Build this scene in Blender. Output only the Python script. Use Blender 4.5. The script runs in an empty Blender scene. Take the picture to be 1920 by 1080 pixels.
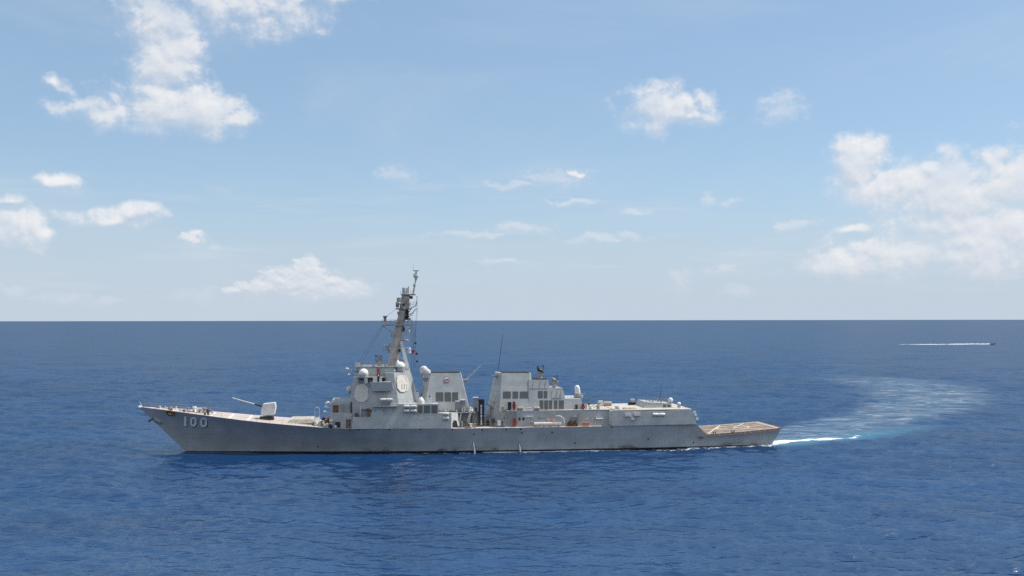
import bpy, bmesh, math, random
import numpy as np
from mathutils import Vector, Matrix

random.seed(7)
R = math.radians
S = bpy.context.scene
COL = S.collection
# ------------------------------------------------------------------ camera
F, H, HOR, ROLL = 1867.0, 30.89, 600.5, 3.0 / 1920          # focal length (px of a 1920 frame), eye height (m), horizon row
cd = bpy.data.cameras.new("camera")
cam = bpy.data.objects.new("camera", cd); COL.objects.link(cam)
cd.sensor_width = 36.0; cd.lens = F / 1920 * 36.0
cd.shift_y = (HOR - 540) / 1920
cd.clip_start = 1.0; cd.clip_end = 200000.0
cam.location = (0, 0, H)
cam.rotation_euler = (Matrix.Rotation(R(90), 4, 'X') @ Matrix.Rotation(-math.atan(ROLL), 4, 'Z')).to_euler()
S.camera = cam
S.view_settings.view_transform = 'Standard'; S.view_settings.look = 'None'
S.view_settings.exposure = 0.0; S.view_settings.gamma = 1.0; S.view_settings.use_curve_mapping = False
S.cycles.use_denoising = False
S.cycles.max_bounces = 6; S.cycles.diffuse_bounces = 3; S.cycles.glossy_bounces = 4
S.cycles.caustics_reflective = False; S.cycles.caustics_refractive = False
S.cycles.sample_clamp_indirect = 6.0

# ship frame: x = metres aft of the bow tip, y = metres to starboard (away from the camera), z up
BX, BY, TH = -88.13, 235.04, 0.125
CT, ST = math.cos(TH), math.sin(TH)

# ------------------------------------------------------------------ sun and sky
SUN_EL, SUN_REL = R(58), R(-9)            # the sun stands astern of the ship, a little to its port side
sd = Vector((math.cos(SUN_REL) * CT + math.sin(SUN_REL) * ST, math.cos(SUN_REL) * ST - math.sin(SUN_REL) * CT, 0)) * math.cos(SUN_EL)
sd.z = math.sin(SUN_EL)
ld = bpy.data.lights.new("sun", 'SUN'); ld.energy = 5.0; ld.angle = R(0.53); ld.color = (1.0, 0.95, 0.87)
sun = bpy.data.objects.new("sun", ld); COL.objects.link(sun)
sun.rotation_euler = sd.to_track_quat('Z', 'Y').to_euler(); sun.location = (0, 0, 300)

W = bpy.data.worlds.new("World"); S.world = W; W.use_nodes = True
wt = W.node_tree; wt.nodes.clear()


class NT:
    """small helper for writing node trees"""
    def __init__(self, tree): self.t = tree
    def n(self, kind, **kw):
        x = self.t.nodes.new(kind)
        for k, v in kw.items(): setattr(x, k, v)
        return x
    def put(self, sock, v):
        if hasattr(v, 'is_output'): self.t.links.new(v, sock)
        elif v is not None: sock.default_value = v
    def m(self, op, a, b=None, c=None, clamp=False):
        x = self.n('ShaderNodeMath', operation=op, use_clamp=clamp)
        for i, v in enumerate((a, b, c)):
            if v is not None: self.put(x.inputs[i], v)
        return x.outputs[0]
    def ss(self, v, lo, hi, a=0.0, b=1.0):
        x = self.n('ShaderNodeMapRange', interpolation_type='SMOOTHSTEP')
        self.put(x.inputs[0], v); self.put(x.inputs[1], lo); self.put(x.inputs[2], hi); self.put(x.inputs[3], a); self.put(x.inputs[4], b)
        return x.outputs[0]
    def lin(self, v, lo, hi, a=0.0, b=1.0):
        x = self.n('ShaderNodeMapRange')
        self.put(x.inputs[0], v); self.put(x.inputs[1], lo); self.put(x.inputs[2], hi); self.put(x.inputs[3], a); self.put(x.inputs[4], b)
        return x.outputs[0]
    def mix(self, f, a, b, blend='MIX'):
        x = self.n('ShaderNodeMix', data_type='RGBA', blend_type=blend)
        self.put(x.inputs[0], f)
        self.put(x.inputs[6], a if hasattr(a, 'is_output') else (*a, 1.0)); self.put(x.inputs[7], b if hasattr(b, 'is_output') else (*b, 1.0))
        return x.outputs[2]
    def noise(self, vec, scale, detail=6.0, rough=0.55, dist=0.0, col=False):
        x = self.n('ShaderNodeTexNoise')
        self.put(x.inputs['Vector'], vec); self.put(x.inputs['Scale'], scale); self.put(x.inputs['Detail'], detail)
        self.put(x.inputs['Roughness'], rough); self.put(x.inputs['Distortion'], dist)
        return x.outputs[1 if col else 0]
    def comb(self, x, y, z=0.0):
        c = self.n('ShaderNodeCombineXYZ'); self.put(c.inputs[0], x); self.put(c.inputs[1], y); self.put(c.inputs[2], z); return c.outputs[0]
    def sep(self, v):
        s = self.n('ShaderNodeSeparateXYZ'); self.put(s.inputs[0], v); return s.outputs
    def scale(self, v, s):
        x = self.n('ShaderNodeVectorMath', operation='MULTIPLY'); self.put(x.inputs[0], v); self.put(x.inputs[1], s); return x.outputs[0]
    def add(self, v, s):
        x = self.n('ShaderNodeVectorMath', operation='ADD'); self.put(x.inputs[0], v); self.put(x.inputs[1], s); return x.outputs[0]


def azel(px, py):
    X = (px - 960) / F; hy = HOR - (px - 960) * ROLL
    return math.degrees(math.atan(X)), math.degrees(math.atan(-(py - hy) / F / math.hypot(1, X)))


# clouds: bearing and elevation of each puff, its half width, its height above and depth below the middle, how dense it is
BIG = [(305, 125, 70, 62, 55, 1.0), (300, 200, 85, 60, 50, 1.0), (385, 208, 80, 42, 40, .95), (440, 212, 45, 24, 26, .75), (330, 100, 50, 40, 40, 1.0),
       (430, 15, 240, 75, 75, .62), (300, 45, 85, 60, 55, .85), (600, 0, 130, 30, 28, .5), (190, 205, 110, 32, 40, .62), (118, 158, 45, 26, 30, .45),
       (1248, 210, 76, 46, 34, 1.06), (1305, 222, 50, 20, 16, .55), 
       (1610, 315, 52, 50, 52, 1.0), (1690, 352, 95, 40, 55, .95), (1790, 360, 130, 62, 75, 1.05), (1890, 335, 80, 58, 80, 1.0), (1960, 330, 90, 70, 90, 1.0),
       (1738, 312, 38, 22, 26, .8), (1580, 487, 66, 30, 34, .9), (1690, 465, 150, 66, 56, .80), (1850, 450, 160, 95, 70, .95), (1600, 428, 50, 20, 24, .65),
       (1810, 430, 180, 110, 98, .78), (215, 414, 90, 27, 22, .72), (255, 397, 34, 20, 20, .85), (120, 347, 50, 24, 20, .65), (30, 432, 58, 36, 34, .8), (15, 380, 45, 22, 18, .4)]
SMALL = [(562, 534, 84, 36, 28, 1.1), (574, 508, 26, 24, 30, 1.2), (620, 530, 26, 16, 20, 1.1), (530, 528, 26, 16, 18, 1.1), (645, 546, 62, 22, 17, 1.05), (490, 541, 60, 22, 19, 1.0), (440, 547, 36, 13, 14, 0.8), (1075, 325, 26, 10, 10, 0.7), (362, 447, 27, 15, 13, 0.85)]
WISPS = [(380, 556, 51.7, 19.5, 19.5, 0.8), (1270, 527, 44.8, 27.3, 27.3, 0.8), (1485, 423, 37.9, 15.6, 15.6, 0.8), (965, 348, 86.2, 11.7, 11.7, 0.8), (745, 331, 58.6, 25.4, 21.4, 0.8), (980, 430, 86.2, 17.6, 15.6, 0.8), (1075, 380, 69.0, 9.8, 9.8, 0.8), (1120, 447, 103.5, 13.7, 11.7, 0.8), (404, 464, 17.2, 11.7, 11.7, 0.8), (66, 470, 24.1, 21.4, 23.4, 0.8), (25, 546, 31.0, 19.5, 17.6, 0.8), (112, 563, 77.6, 21.4, 15.6, 0.8), (200, 566, 51.7, 11.7, 9.8, 0.8), (1360, 507, 51.7, 19.5, 15.6, 0.8), (1385, 548, 48.3, 17.6, 15.6, 0.8), (1520, 500, 51.7, 19.5, 19.5, 0.8), (940, 490, 51.7, 11.7, 9.8, 0.8), (1190, 400, 41.4, 11.7, 9.8, 0.8), (1330, 375, 24.1, 15.6, 13.7, 0.8), (1880, 520, 51.7, 19.5, 15.6, 0.8), (1465, 207, 50, 38, 32, 1.0), (1043, 336, 72, 22, 20, 1.0), (960, 349, 60, 9, 9, 0.9), (745, 331, 44, 18, 16, 0.95), (1330, 224, 55, 20, 18, 0.8), (1370, 380, 40, 14, 12, 0.7), (900, 440, 120, 12, 10, 0.8), (1130, 450, 120, 12, 10, 0.8), (1260, 180, 40, 20, 20, 0.6)]


def cloud_group(name, blobs, nscale, namp):
    g = bpy.data.node_groups.new(name, 'ShaderNodeTree')
    g.interface.new_socket('P', in_out='INPUT', socket_type='NodeSocketVector')
    g.interface.new_socket('Field', in_out='OUTPUT', socket_type='NodeSocketFloat')
    k = NT(g); gi = k.n('NodeGroupInput'); go = k.n('NodeGroupOutput')
    p = gi.outputs[0]
    wob = k.noise(p, nscale * 0.7, 2.0, 0.5, col=True)                         # the outlines wander
    wob = k.scale(k.add(wob, (-.5, -.5, -.5)), (1.1 / nscale * 1.0,) * 3)
    q = k.add(p, wob)
    x, y, _ = k.sep(q)
    best = None
    for (px, py, rx, rt, rb, w) in blobs:
        a, e = azel(px, py); d = 57.3 / F * .95
        u = k.m('MULTIPLY_ADD', x, 1 / (rx * d), -a / (rx * d))
        t = k.m('MULTIPLY_ADD', y, 1 / (rt * d), -e / (rt * d)); b = k.m('MULTIPLY_ADD', y, -1 / (rb * d), e / (rb * d))
        v = k.m('MAXIMUM', t, b)
        r = k.m('SQRT', k.m('ADD', k.m('MULTIPLY', u, u), k.m('MULTIPLY', v, v)))
        f = k.m('SUBTRACT', w, r)
        best = f if best is None else k.m('SMOOTH_MAX', best, f, 0.15)
    n1 = k.noise(k.scale(p, (1, 1.15, 1)), nscale, 10.0, 0.62, 0.1)
    f = k.m('MULTIPLY_ADD', k.m('SUBTRACT', n1, 0.5), namp, best)
    k.t.links.new(f, go.inputs[0])
    return g


k = NT(wt)
tc = k.n('ShaderNodeTexCoord'); dirv = tc.outputs['Generated']
sky = k.n('ShaderNodeTexSky', sky_type='NISHITA', sun_disc=False, sun_elevation=SUN_EL, sun_rotation=math.atan2(sd.x, sd.y),
          altitude=0.0, air_density=1.0, dust_density=0.3, ozone_density=1.5)
hs = k.n('ShaderNodeHueSaturation'); hs.inputs['Saturation'].default_value = 1.0; hs.inputs['Value'].default_value = 1.0
k.put(hs.inputs['Color'], sky.outputs[0])
dx, dy, dz = k.sep(dirv)
az = k.m('MULTIPLY', k.m('ARCTAN2', dx, dy), 57.29578)
el = k.m('MULTIPLY', k.m('ARCTAN2', dz, k.m('SQRT', k.m('ADD', k.m('MULTIPLY', dx, dx), k.m('MULTIPLY', dy, dy)))), 57.29578)
P0 = k.comb(az, el)
SKYS = 0.13


def instance(g, vec):
    x = k.n('ShaderNodeGroup'); x.node_tree = g; k.put(x.inputs[0], vec); return x.outputs[0]


dens = None; light = None
for g, soft, off, gain, lo_, opq in ((cloud_group('big_clouds', BIG, 0.50, 1.9), 0.55, (0.16, 0.38, 0), 0.85, -0.40, 1.0), (cloud_group('small_clouds', SMALL, 1.45, 1.28), 0.48, (0.06, 0.16, 0), 0.9, -0.26, 1.0), (cloud_group('wispy_clouds', WISPS, 1.1, 1.5), 0.75, (0.06, 0.16, 0), 0.7, -0.25, 0.50)):
    f0 = instance(g, P0); f1 = instance(g, k.add(P0, off))
    soft_ = k.ss(k.m('SUBTRACT', f0, f1), -0.25, 0.30, soft * 1.7, soft * 0.55)      # crisp sunlit tops, diffuse bases
    d = k.m('MULTIPLY', k.ss(f0, lo_, soft_), opq)
    l = k.m('MULTIPLY_ADD', k.m('SUBTRACT', f0, f1), gain, 0.50, clamp=True)
    if dens is None: dens, light = d, l
    else:
        light = k.m('ADD', k.m('MULTIPLY', light, k.m('SUBTRACT', 1.0, d)), k.m('MULTIPLY', l, d)); dens = k.m('MAXIMUM', dens, d)
# thin high veil and added fill clouds outside the frame
veil = k.noise(k.comb(k.m('MULTIPLY', az, 0.05), k.m('MULTIPLY', el, 0.16)), 1.0, 6.0, 0.6, 0.6)
veil = k.m('MULTIPLY', k.ss(veil, 0.42, 0.8), k.ss(el, 60.0, 5.0, 0.0, 0.34))
skyc = k.n('ShaderNodeVectorMath', operation='SCALE'); k.put(skyc.inputs[0], hs.outputs[0]); skyc.inputs['Scale'].default_value = SKYS
low = k.m('ADD', k.ss(el, 9.0, 0.0, 0.0, 0.5), k.ss(el, 75.0, 15.0, 0.0, 0.5))         # damp sea air, thickest along the horizon
hz = k.mix(k.ss(el, 0.0, 9.5), (0.54, 0.63, 0.735), (0.345, 0.525, 0.735))
skyt = k.mix(low, skyc.outputs[0], hz)
skyt = k.mix(veil, skyt, (0.60, 0.68, 0.77))
vl2 = k.noise(k.comb(k.m('MULTIPLY', az, 0.10), k.m('MULTIPLY', el, 0.9)), 1.0, 7.0, 0.62, 0.5)
vl2 = k.m('MULTIPLY', k.ss(vl2, 0.50, 0.74), k.m('MULTIPLY', k.ss(el, 0.3, 3.0), k.ss(el, 11.0, 5.0, 0.0, 0.34)))
skyt = k.mix(vl2, skyt, (0.70, 0.745, 0.80))                                # thin streaks of stratus low in the sky
cc = k.mix(light, (0.56, 0.625, 0.73), (0.885, 0.89, 0.905))
fade = k.ss(el, 0.0, 5.0, 0.55, 0.95)                                       # the lowest clouds are far off and sunk in the air
thin = k.ss(k.noise(P0, 0.33, 4.0, 0.6), 0.30, 0.55, 0.62, 1.0)                # some parts of the banks are thin
out = k.mix(k.m('MULTIPLY', k.m('MULTIPLY', dens, fade), thin), skyt, cc)
# bright unseen clouds overhead and behind the camera, added to fill the port side
aside = k.m('MAXIMUM', k.ss(k.m('ABSOLUTE', az), 70.0, 105.0), k.ss(el, 66.0, 80.0))
fill_cloud = k.ss(k.noise(dirv, 3.2, 8.0, 0.55, 0.3), 0.43, 0.58)
out = k.mix(k.m('MULTIPLY', k.m('MULTIPLY', fill_cloud, aside), k.ss(el, 2.0, 10.0, 0.0, 0.95)), out, (1.0, 0.985, 0.97))
bg = k.n('ShaderNodeBackground'); k.put(bg.inputs[0], out); bg.inputs[1].default_value = 1.0
wo = k.n('ShaderNodeOutputWorld'); wt.links.new(bg.outputs[0], wo.inputs[0])
W.cycles.sampling_method = 'MANUAL'; W.cycles.sample_map_resolution = 512

# ------------------------------------------------------------------ materials
def mat(name, color, rough=0.55, var=0.12, scale=0.6, metal=0.0, streak=0.0, bump=0.0, spec=0.5, extra=None):
    m = bpy.data.materials.new(name); m.use_nodes = True
    k = NT(m.node_tree); b = m.node_tree.nodes['Principled BSDF']
    oc = k.n('ShaderNodeTexCoord').outputs['Object']
    n = k.noise(oc, scale, 6.0, 0.6)
    lo = tuple(c * (1 - var) for c in color); hi = tuple(min(1, c * (1 + var)) for c in color)
    c = k.mix(k.ss(n, 0.3, 0.7), lo, hi)
    if streak:
        st = k.noise(k.scale(oc, (2.2, 2.2, 0.22)), 1.0, 5.0, 0.65)
        c = k.mix(k.m('MULTIPLY', k.ss(st, 0.55, 0.78), streak), c, tuple(x * y for x, y in zip(color, (0.62, 0.55, 0.48))))
    if extra: c = extra(k, oc, c)
    k.put(b.inputs['Base Color'], c); b.inputs['Roughness'].default_value = rough; b.inputs['Metallic'].default_value = metal
    b.inputs['Specular IOR Level'].default_value = spec
    if bump:
        bp = k.n('ShaderNodeBump'); bp.inputs['Strength'].default_value = bump; bp.inputs['Distance'].default_value = 0.05
        k.put(bp.inputs['Height'], k.noise(k.scale(oc, (1, 1, 1.4)), 1.2, 3.0, 0.5)); k.t.links.new(bp.outputs[0], b.inputs['Normal'])
    return m


def hull_paint(k, oc, c):
    x, y, z = k.sep(oc)
    # plate seams, rust and scuffs near the waterline, black boot topping
    c = plates(k, oc, c, 8.5, 2.2, 1.0)
    seam = k.noise(k.comb(k.m('MULTIPLY', x, 0.9), 0.0, k.m('MULTIPLY', z, 0.03)), 1.0, 3.0, 0.5)
    c = k.mix(k.m('MULTIPLY', k.ss(seam, 0.5, 0.75), 0.30), c, (0.25, 0.28, 0.31))
    blot = k.noise(k.comb(k.m('MULTIPLY', x, 0.16), 0.0, k.m('MULTIPLY', z, 0.5)), 1.0, 7.0, 0.7)
    near = k.m('MULTIPLY', k.ss(z, 1.25, -0.05), k.ss(x, 48.0, 60.0))
    c = k.mix(k.m('MULTIPLY', k.m('MULTIPLY', near, k.ss(blot, 0.50, 0.62)), 0.85), c, (0.05, 0.038, 0.03))
    run = k.noise(k.comb(k.m('MULTIPLY', x, 1.7), 0.0, k.m('MULTIPLY', z, 0.10)), 1.0, 6.0, 0.75)
    c = k.mix(k.m('MULTIPLY', k.ss(run, 0.60, 0.72), 0.35), c, (0.22, 0.22, 0.22))
    return k.mix(k.ss(z, 0.04, -0.02), c, (0.012, 0.012, 0.014))


def plates(k, oc, c, w, h, amt):
    x, y, z = k.sep(oc)
    b = k.n('ShaderNodeTexBrick'); b.offset = .5; k.put(b.inputs['Vector'], k.comb(x, z))
    b.inputs['Color1'].default_value = (.93, .93, .93, 1); b.inputs['Color2'].default_value = (1.05, 1.05, 1.05, 1); b.inputs['Mortar'].default_value = (.80, .79, .78, 1)
    b.inputs['Scale'].default_value = 1.0; b.inputs['Mortar Size'].default_value = .022; b.inputs['Brick Width'].default_value = w; b.inputs['Row Height'].default_value = h; b.inputs['Bias'].default_value = 0.0
    return k.mix(amt, c, k.mix(1.0, c, b.outputs['Color'], 'MULTIPLY'))


def house_plates(k, oc, c): return plates(k, oc, c, 3.1, 1.25, .8)


def slats(k, oc, c):
    x, y, z = k.sep(oc)
    w = k.m('SINE', k.m('MULTIPLY', z, 26.0))
    return k.mix(k.ss(w, -0.3, 0.5), c, (0.115, 0.125, 0.125))


def deck_wear(k, oc, c):
    n = k.noise(k.scale(oc, (0.5, 0.5, 0.5)), 1.0, 8.0, 0.7)
    c = k.mix(k.m('MULTIPLY', k.ss(n, 0.48, 0.68), 0.55), c, (0.50, 0.42, 0.34))
    n2 = k.noise(k.scale(oc, (0.22, 1.3, 1)), 1.0, 8.0, 0.7)
    return k.mix(k.m('MULTIPLY', k.ss(n2, 0.55, 0.72), 0.45), c, (0.20, 0.13, 0.095))


GREY = (0.385, 0.41, 0.415)
M = dict(
    hull=mat('hull_paint', (0.335, 0.365, 0.385), 0.55, 0.10, 0.25, bump=0.12, extra=hull_paint),
    grey=mat('haze_grey_paint', GREY, 0.6, 0.10, 0.5, streak=0.45, bump=0.14, extra=house_plates),
    greyd=mat('grey_fittings', (0.26, 0.265, 0.265), 0.6, 0.2, 1.2, streak=0.4),
    mast=mat('mast_paint', (0.46, 0.43, 0.37), 0.6, 0.2, 0.9, streak=0.6),
    pale=mat('pale_grey_paint', (0.60, 0.60, 0.585), 0.5, 0.10, 0.8, streak=0.3),
    panel=mat('radar_panel_cover', (0.66, 0.62, 0.55), 0.55, 0.06, 0.8),
    white=mat('white_radome', (0.78, 0.78, 0.77), 0.35, 0.04, 1.0),
    tan=mat('tan_canvas', (0.40, 0.33, 0.26), 0.8, 0.2, 2.0),
    deck=mat('weathered_deck', (0.44, 0.385, 0.35), 0.85, 0.15, 0.8, extra=deck_wear),
    fdeck=mat('flight_deck_nonskid', (0.205, 0.15, 0.11), 0.9, 0.35, 0.8, streak=0.5),
    roof=mat('house_roof_nonskid', (0.46, 0.43, 0.38), 0.85, 0.15, 0.8),
    louvre=mat('louvre_slats', (0.065, 0.075, 0.077), 0.7, 0.2, 2.0, extra=slats),
    black=mat('black_fitting', (0.014, 0.014, 0.016), 0.6, 0.2, 1.0),
    soot=mat('sooty_black', (0.02, 0.02, 0.02), 0.8, 0.3, 1.0),
    rust=mat('rusty_iron', (0.16, 0.085, 0.045), 0.85, 0.45, 2.2),
    red=mat('red_paint', (0.33, 0.035, 0.03), 0.55, 0.2, 2.0),
    dred=mat('dark_red_paint', (0.16, 0.02, 0.03), 0.55, 0.1, 2.0),
    orange=mat('orange_canvas', (0.62, 0.20, 0.08), 0.75, 0.2, 3.0),
    glass=mat('bridge_glass', (0.02, 0.028, 0.03), 0.08, 0.1, 1.0),
    mark=mat('deck_marking_paint', (0.68, 0.65, 0.60), 0.75, 0.15, 1.5),
    numeral=mat('numeral_paint', (0.80, 0.81, 0.80), 0.6, 0.06, 1.0),
    rope=mat('rope_and_wire', (0.07, 0.075, 0.08), 0.7, 0.1, 1.0),
    rail=mat('railing_paint', (0.26, 0.27, 0.265), 0.6, 0.15, 1.0),
    net=mat('safety_net', (0.17, 0.12, 0.11), 0.8, 0.3, 2.0),
    rubber=mat('boat_rubber', (0.035, 0.036, 0.04), 0.6, 0.15, 2.0),
    skin=mat('skin', (0.42, 0.26, 0.18), 0.6, 0.05, 8.0),
    navy=mat('navy_coverall', (0.02, 0.03, 0.06), 0.8, 0.2, 8.0),
    camo=mat('olive_coverall', (0.10, 0.10, 0.07), 0.85, 0.35, 9.0),
    cloth=mat('flag_cloth', (0.80, 0.80, 0.80), 0.8, 0.04, 3.0),
)

# ------------------------------------------------------------------ mesh building
class MB:
    def __init__(self): self.v = []; self.f = []; self.sm = []
    def add(self, vs, fs, smooth=False):
        o = len(self.v); self.v += [tuple(p) for p in vs]
        self.f += [tuple(i + o for i in f) for f in fs]; self.sm += [smooth] * len(fs); return self
    def box(self, x0, x1, y0, y1, z0, z1):
        return self.hexa([(x0, y0, z0), (x1, y0, z0), (x1, y1, z0), (x0, y1, z0)], [(x0, y0, z1), (x1, y0, z1), (x1, y1, z1), (x0, y1, z1)])
    def hexa(self, lo, hi): return self.loft([lo, hi])
    def loft(self, rings, smooth=False, caps=True):
        n = len(rings[0]); vs = [p for r in rings for p in r]; fs = []
        for i in range(len(rings) - 1):
            for j in range(n):
                a = i * n + j; b = i * n + (j + 1) % n
                fs.append((a, b, b + n, a + n))
        self.add(vs, fs, smooth)
        o = len(self.v) - len(vs)
        if caps:
            self.f += [tuple(o + j for j in reversed(range(n))), tuple(o + (len(rings) - 1) * n + j for j in range(n))]; self.sm += [False, False]
        return self
    def tube(self, p, q, r0, r1=None, n=8, caps=True):
        p, q = Vector(p), Vector(q); r1 = r0 if r1 is None else r1
        d = (q - p).normalized(); a = d.orthogonal().normalized(); b = d.cross(a)
        rg = [[c + (a * math.cos(2 * math.pi * i / n) + b * math.sin(2 * math.pi * i / n)) * r for i in range(n)] for c, r in ((p, r0), (q, r1))]
        return self.loft(rg, True, caps)
    def path(self, pts, r, n=6):
        for a, b in zip(pts, pts[1:]): self.tube(a, b, r, n=n)
        return self
    def lathe(self, c, prof, axis=(0, 0, 1), n=18):
        c = Vector(c); d = Vector(axis).normalized(); a = d.orthogonal().normalized(); b = d.cross(a)
        rg = [[c + d * z + (a * math.cos(2 * math.pi * i / n) + b * math.sin(2 * math.pi * i / n)) * max(r, 1e-3) for i in range(n)] for r, z in prof]
        return self.loft(rg, True, True)
    def dome(self, c, r, cut=-0.4, axis=(0, 0, 1), n=18, squash=1.0):
        a0 = math.asin(cut); prof = [(r * math.cos(a0 + (math.pi / 2 - a0) * i / 8), squash * r * math.sin(a0 + (math.pi / 2 - a0) * i / 8)) for i in range(9)]
        return self.lathe(c, prof, axis, n)
    def canister(self, p, q, r):
        p, q = Vector(p), Vector(q); d = q - p; L = d.length
        return self.lathe(p, [(r * .55, 0), (r * .9, L * .05), (r, L * .14), (r, L * .47), (r * 1.06, L * .48), (r * 1.06, L * .52), (r, L * .53), (r, L * .86), (r * .9, L * .95), (r * .55, L)], d, 12)
    def build(self, name, m, parent=None):
        me = bpy.data.meshes.new(name); me.from_pydata(self.v, [], self.f); me.update()
        me.polygons.foreach_set('use_smooth', self.sm)
        bm = bmesh.new(); bm.from_mesh(me); bmesh.ops.recalc_face_normals(bm, faces=bm.faces); bm.to_mesh(me); bm.free()
        me.set_sharp_from_angle(angle=R(40))
        me.materials.append(m)
        o = bpy.data.objects.new(name, me); COL.objects.link(o)
        if parent: o.parent = parent
        return o


def thing(name, label, cat, loc=(0, 0, 0), rz=0.0, group=None):
    o = bpy.data.objects.new(name, None); COL.objects.link(o); o.location = loc; o.rotation_euler = (0, 0, rz)
    o['label'] = label; o['category'] = cat
    if group: o['group'] = group
    return o


def tag(o, label, cat, group=None):
    o['label'] = label; o['category'] = cat
    if group: o['group'] = group
    return o


def copy_tree(o, parent=None):
    c = o.copy(); COL.objects.link(c); c.parent = parent
    for ch in list(o.children): copy_tree(ch, c)
    return c


# ------------------------------------------------------------------ the ship: measuring
OU, OV = -BX * CT - BY * ST, BX * ST - BY * CT


def at(px, py, v):
    """the point of the ship's frame seen at (px, py) on the fore-and-aft plane v metres to starboard"""
    X = (px - 960) / F; Z = -(py - HOR + (px - 960) * ROLL) / F
    t = (v - OV) / (-X * ST + CT)
    return Vector((OU + t * (X * CT + ST), v, H + t * Z))


def on_plane(px, py, pl, off=0.0):
    p, n = pl
    o = Vector((OU, OV, H)); X = (px - 960) / F
    d = Vector((X * CT + ST, -X * ST + CT, -(py - HOR + (px - 960) * ROLL) / F))
    return o + d * ((p - o).dot(n) / d.dot(n)) + n * off


def plane(a, b, c):
    n = (b - a).cross(c - a).normalized()
    if n.y > 0: n = -n
    return a, n


def u_of(px, v): return at(px, 700, v).x
def z_of(px, py, v): return at(px, py, v).z
def world(p): return Vector((BX + p.x * CT - p.y * ST, BY + p.x * ST + p.y * CT, p.z))


def interp(x, tab):
    if x <= tab[0][0]: return tab[0][1]
    for (a, b), (c, d) in zip(tab, tab[1:]):
        if x <= c: return b + (d - b) * (x - a) / (c - a)
    return tab[-1][1]


DECKB = [(0, .12), (2, 1.0), (5, 2.2), (10, 3.9), (20, 6.3), (30, 7.9), (40, 8.9), (50, 9.6), (60, 10), (75, 10.05), (100, 10.0), (120, 9.7), (130, 9.2), (140, 8.7), (155.3, 7.8)]
WLB = [(0, .06), (.07, 1.7), (.14, 3.4), (.21, 5.0), (.30, 6.6), (.38, 7.9), (.45, 8.7), (.6, 9.25), (.78, 9.2), (.88, 8.4), (1, 7.3)]
EDGE = [(265, 763), (283, 765.5), (300, 767.5), (340, 772.8), (400, 781), (450, 787.5), (500, 793), (550, 797.5), (600, 801.5), (658, 804.6), (740, 804.6), (840, 803.6),
        (960, 802), (1100, 799.6), (1147, 798.6), (1306, 795.2), (1324, 814.5), (1400, 808.5), (1466, 801.8)]
DECKZ = []
for px, py in EDGE:
    v = -5.0
    for _ in range(6): p = at(px, py, v); v = -interp(p.x, DECKB)
    DECKZ.append((max(p.x, 0), p.z))
LOA = DECKZ[-1][0]
def zdeck(u): return interp(u, DECKZ)
def hbd(u): return interp(u, DECKB)
UW0, UW1 = 10.6, LOA - 2.4


def hull_pt(s, t, side=-1):
    """s along the ship 0..1, t 0 at the waterline .. 1 at the deck edge; below the water for t < 0"""
    ud = s * LOA; zd = zdeck(ud); uw = UW0 + s * (UW1 - UW0); b0 = interp(s, WLB); b1 = hbd(ud)
    if t < 0: return Vector((uw, side * b0 * (1 + .15 * t), 2.5 * t))
    return Vector((uw + (ud - uw) * t, side * (b0 + (b1 - b0) * t ** 1.35), zd * t))


def hull_half(u, z):
    lo, hi = 0.0, 1.0
    for _ in range(30):
        s = (lo + hi) / 2; t = max(0, z / zdeck(s * LOA)); x = UW0 + s * (UW1 - UW0); x += (s * LOA - x) * t
        if x < u: lo = s
        else: hi = s
    t = max(0, z / zdeck(s * LOA))
    return -hull_pt(s, t).y


def on_hull(px, py, off=0.0):
    v = -6.0
    for _ in range(12): p = at(px, py, v); v = -hull_half(p.x, p.z) - off
    return at(px, py, v)


# ------------------------------------------------------------------ the ship: building
ship = thing('destroyer', 'long grey naval destroyer numbered 100 turning slowly on the open sea', 'warship', (BX, BY, 0), TH)


SPLIT = {'bridge_wing_locker', 'mount', 'track_plate', 'cradle', 'line_bin', 'antenna_base', 'radar_panel_lift_lug', 'exhaust_outlet', 'crane_fitting', 'equipment_box',
         'brace', 'strut', 'antenna_boom', 'deck_locker', 'sensor_box', 'halyard', 'whip_antenna', 'radar_dome_box', 'cross_brace', 'halyard_outrigger', 'bollard', 'sensor', 'halyard_line'}


def islands(mb):
    p = list(range(len(mb.v)))
    def find(i):
        while p[i] != i: p[i] = p[p[i]]; i = p[i]
        return i
    for f in mb.f:
        for q in f[1:]: p[find(q)] = find(f[0])
    out = {}
    for f, sm in zip(mb.f, mb.sm): out.setdefault(find(f[0]), []).append((f, sm))
    for fs in out.values():
        ids = sorted({i for f, _ in fs for i in f}); back = {i: j for j, i in enumerate(ids)}
        b = MB(); b.v = [mb.v[i] for i in ids]; b.f = [tuple(back[i] for i in f) for f, _ in fs]; b.sm = [sm for _, sm in fs]; yield b


def part(mb, name, m, parent=None, label=None):
    if name in SPLIT:
        for b in islands(mb): o = b.build(name, M[m], parent or ship)
        return o
    o = mb.build(name, M[m], parent or ship)
    if label: o['label'] = label
    return o


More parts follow.
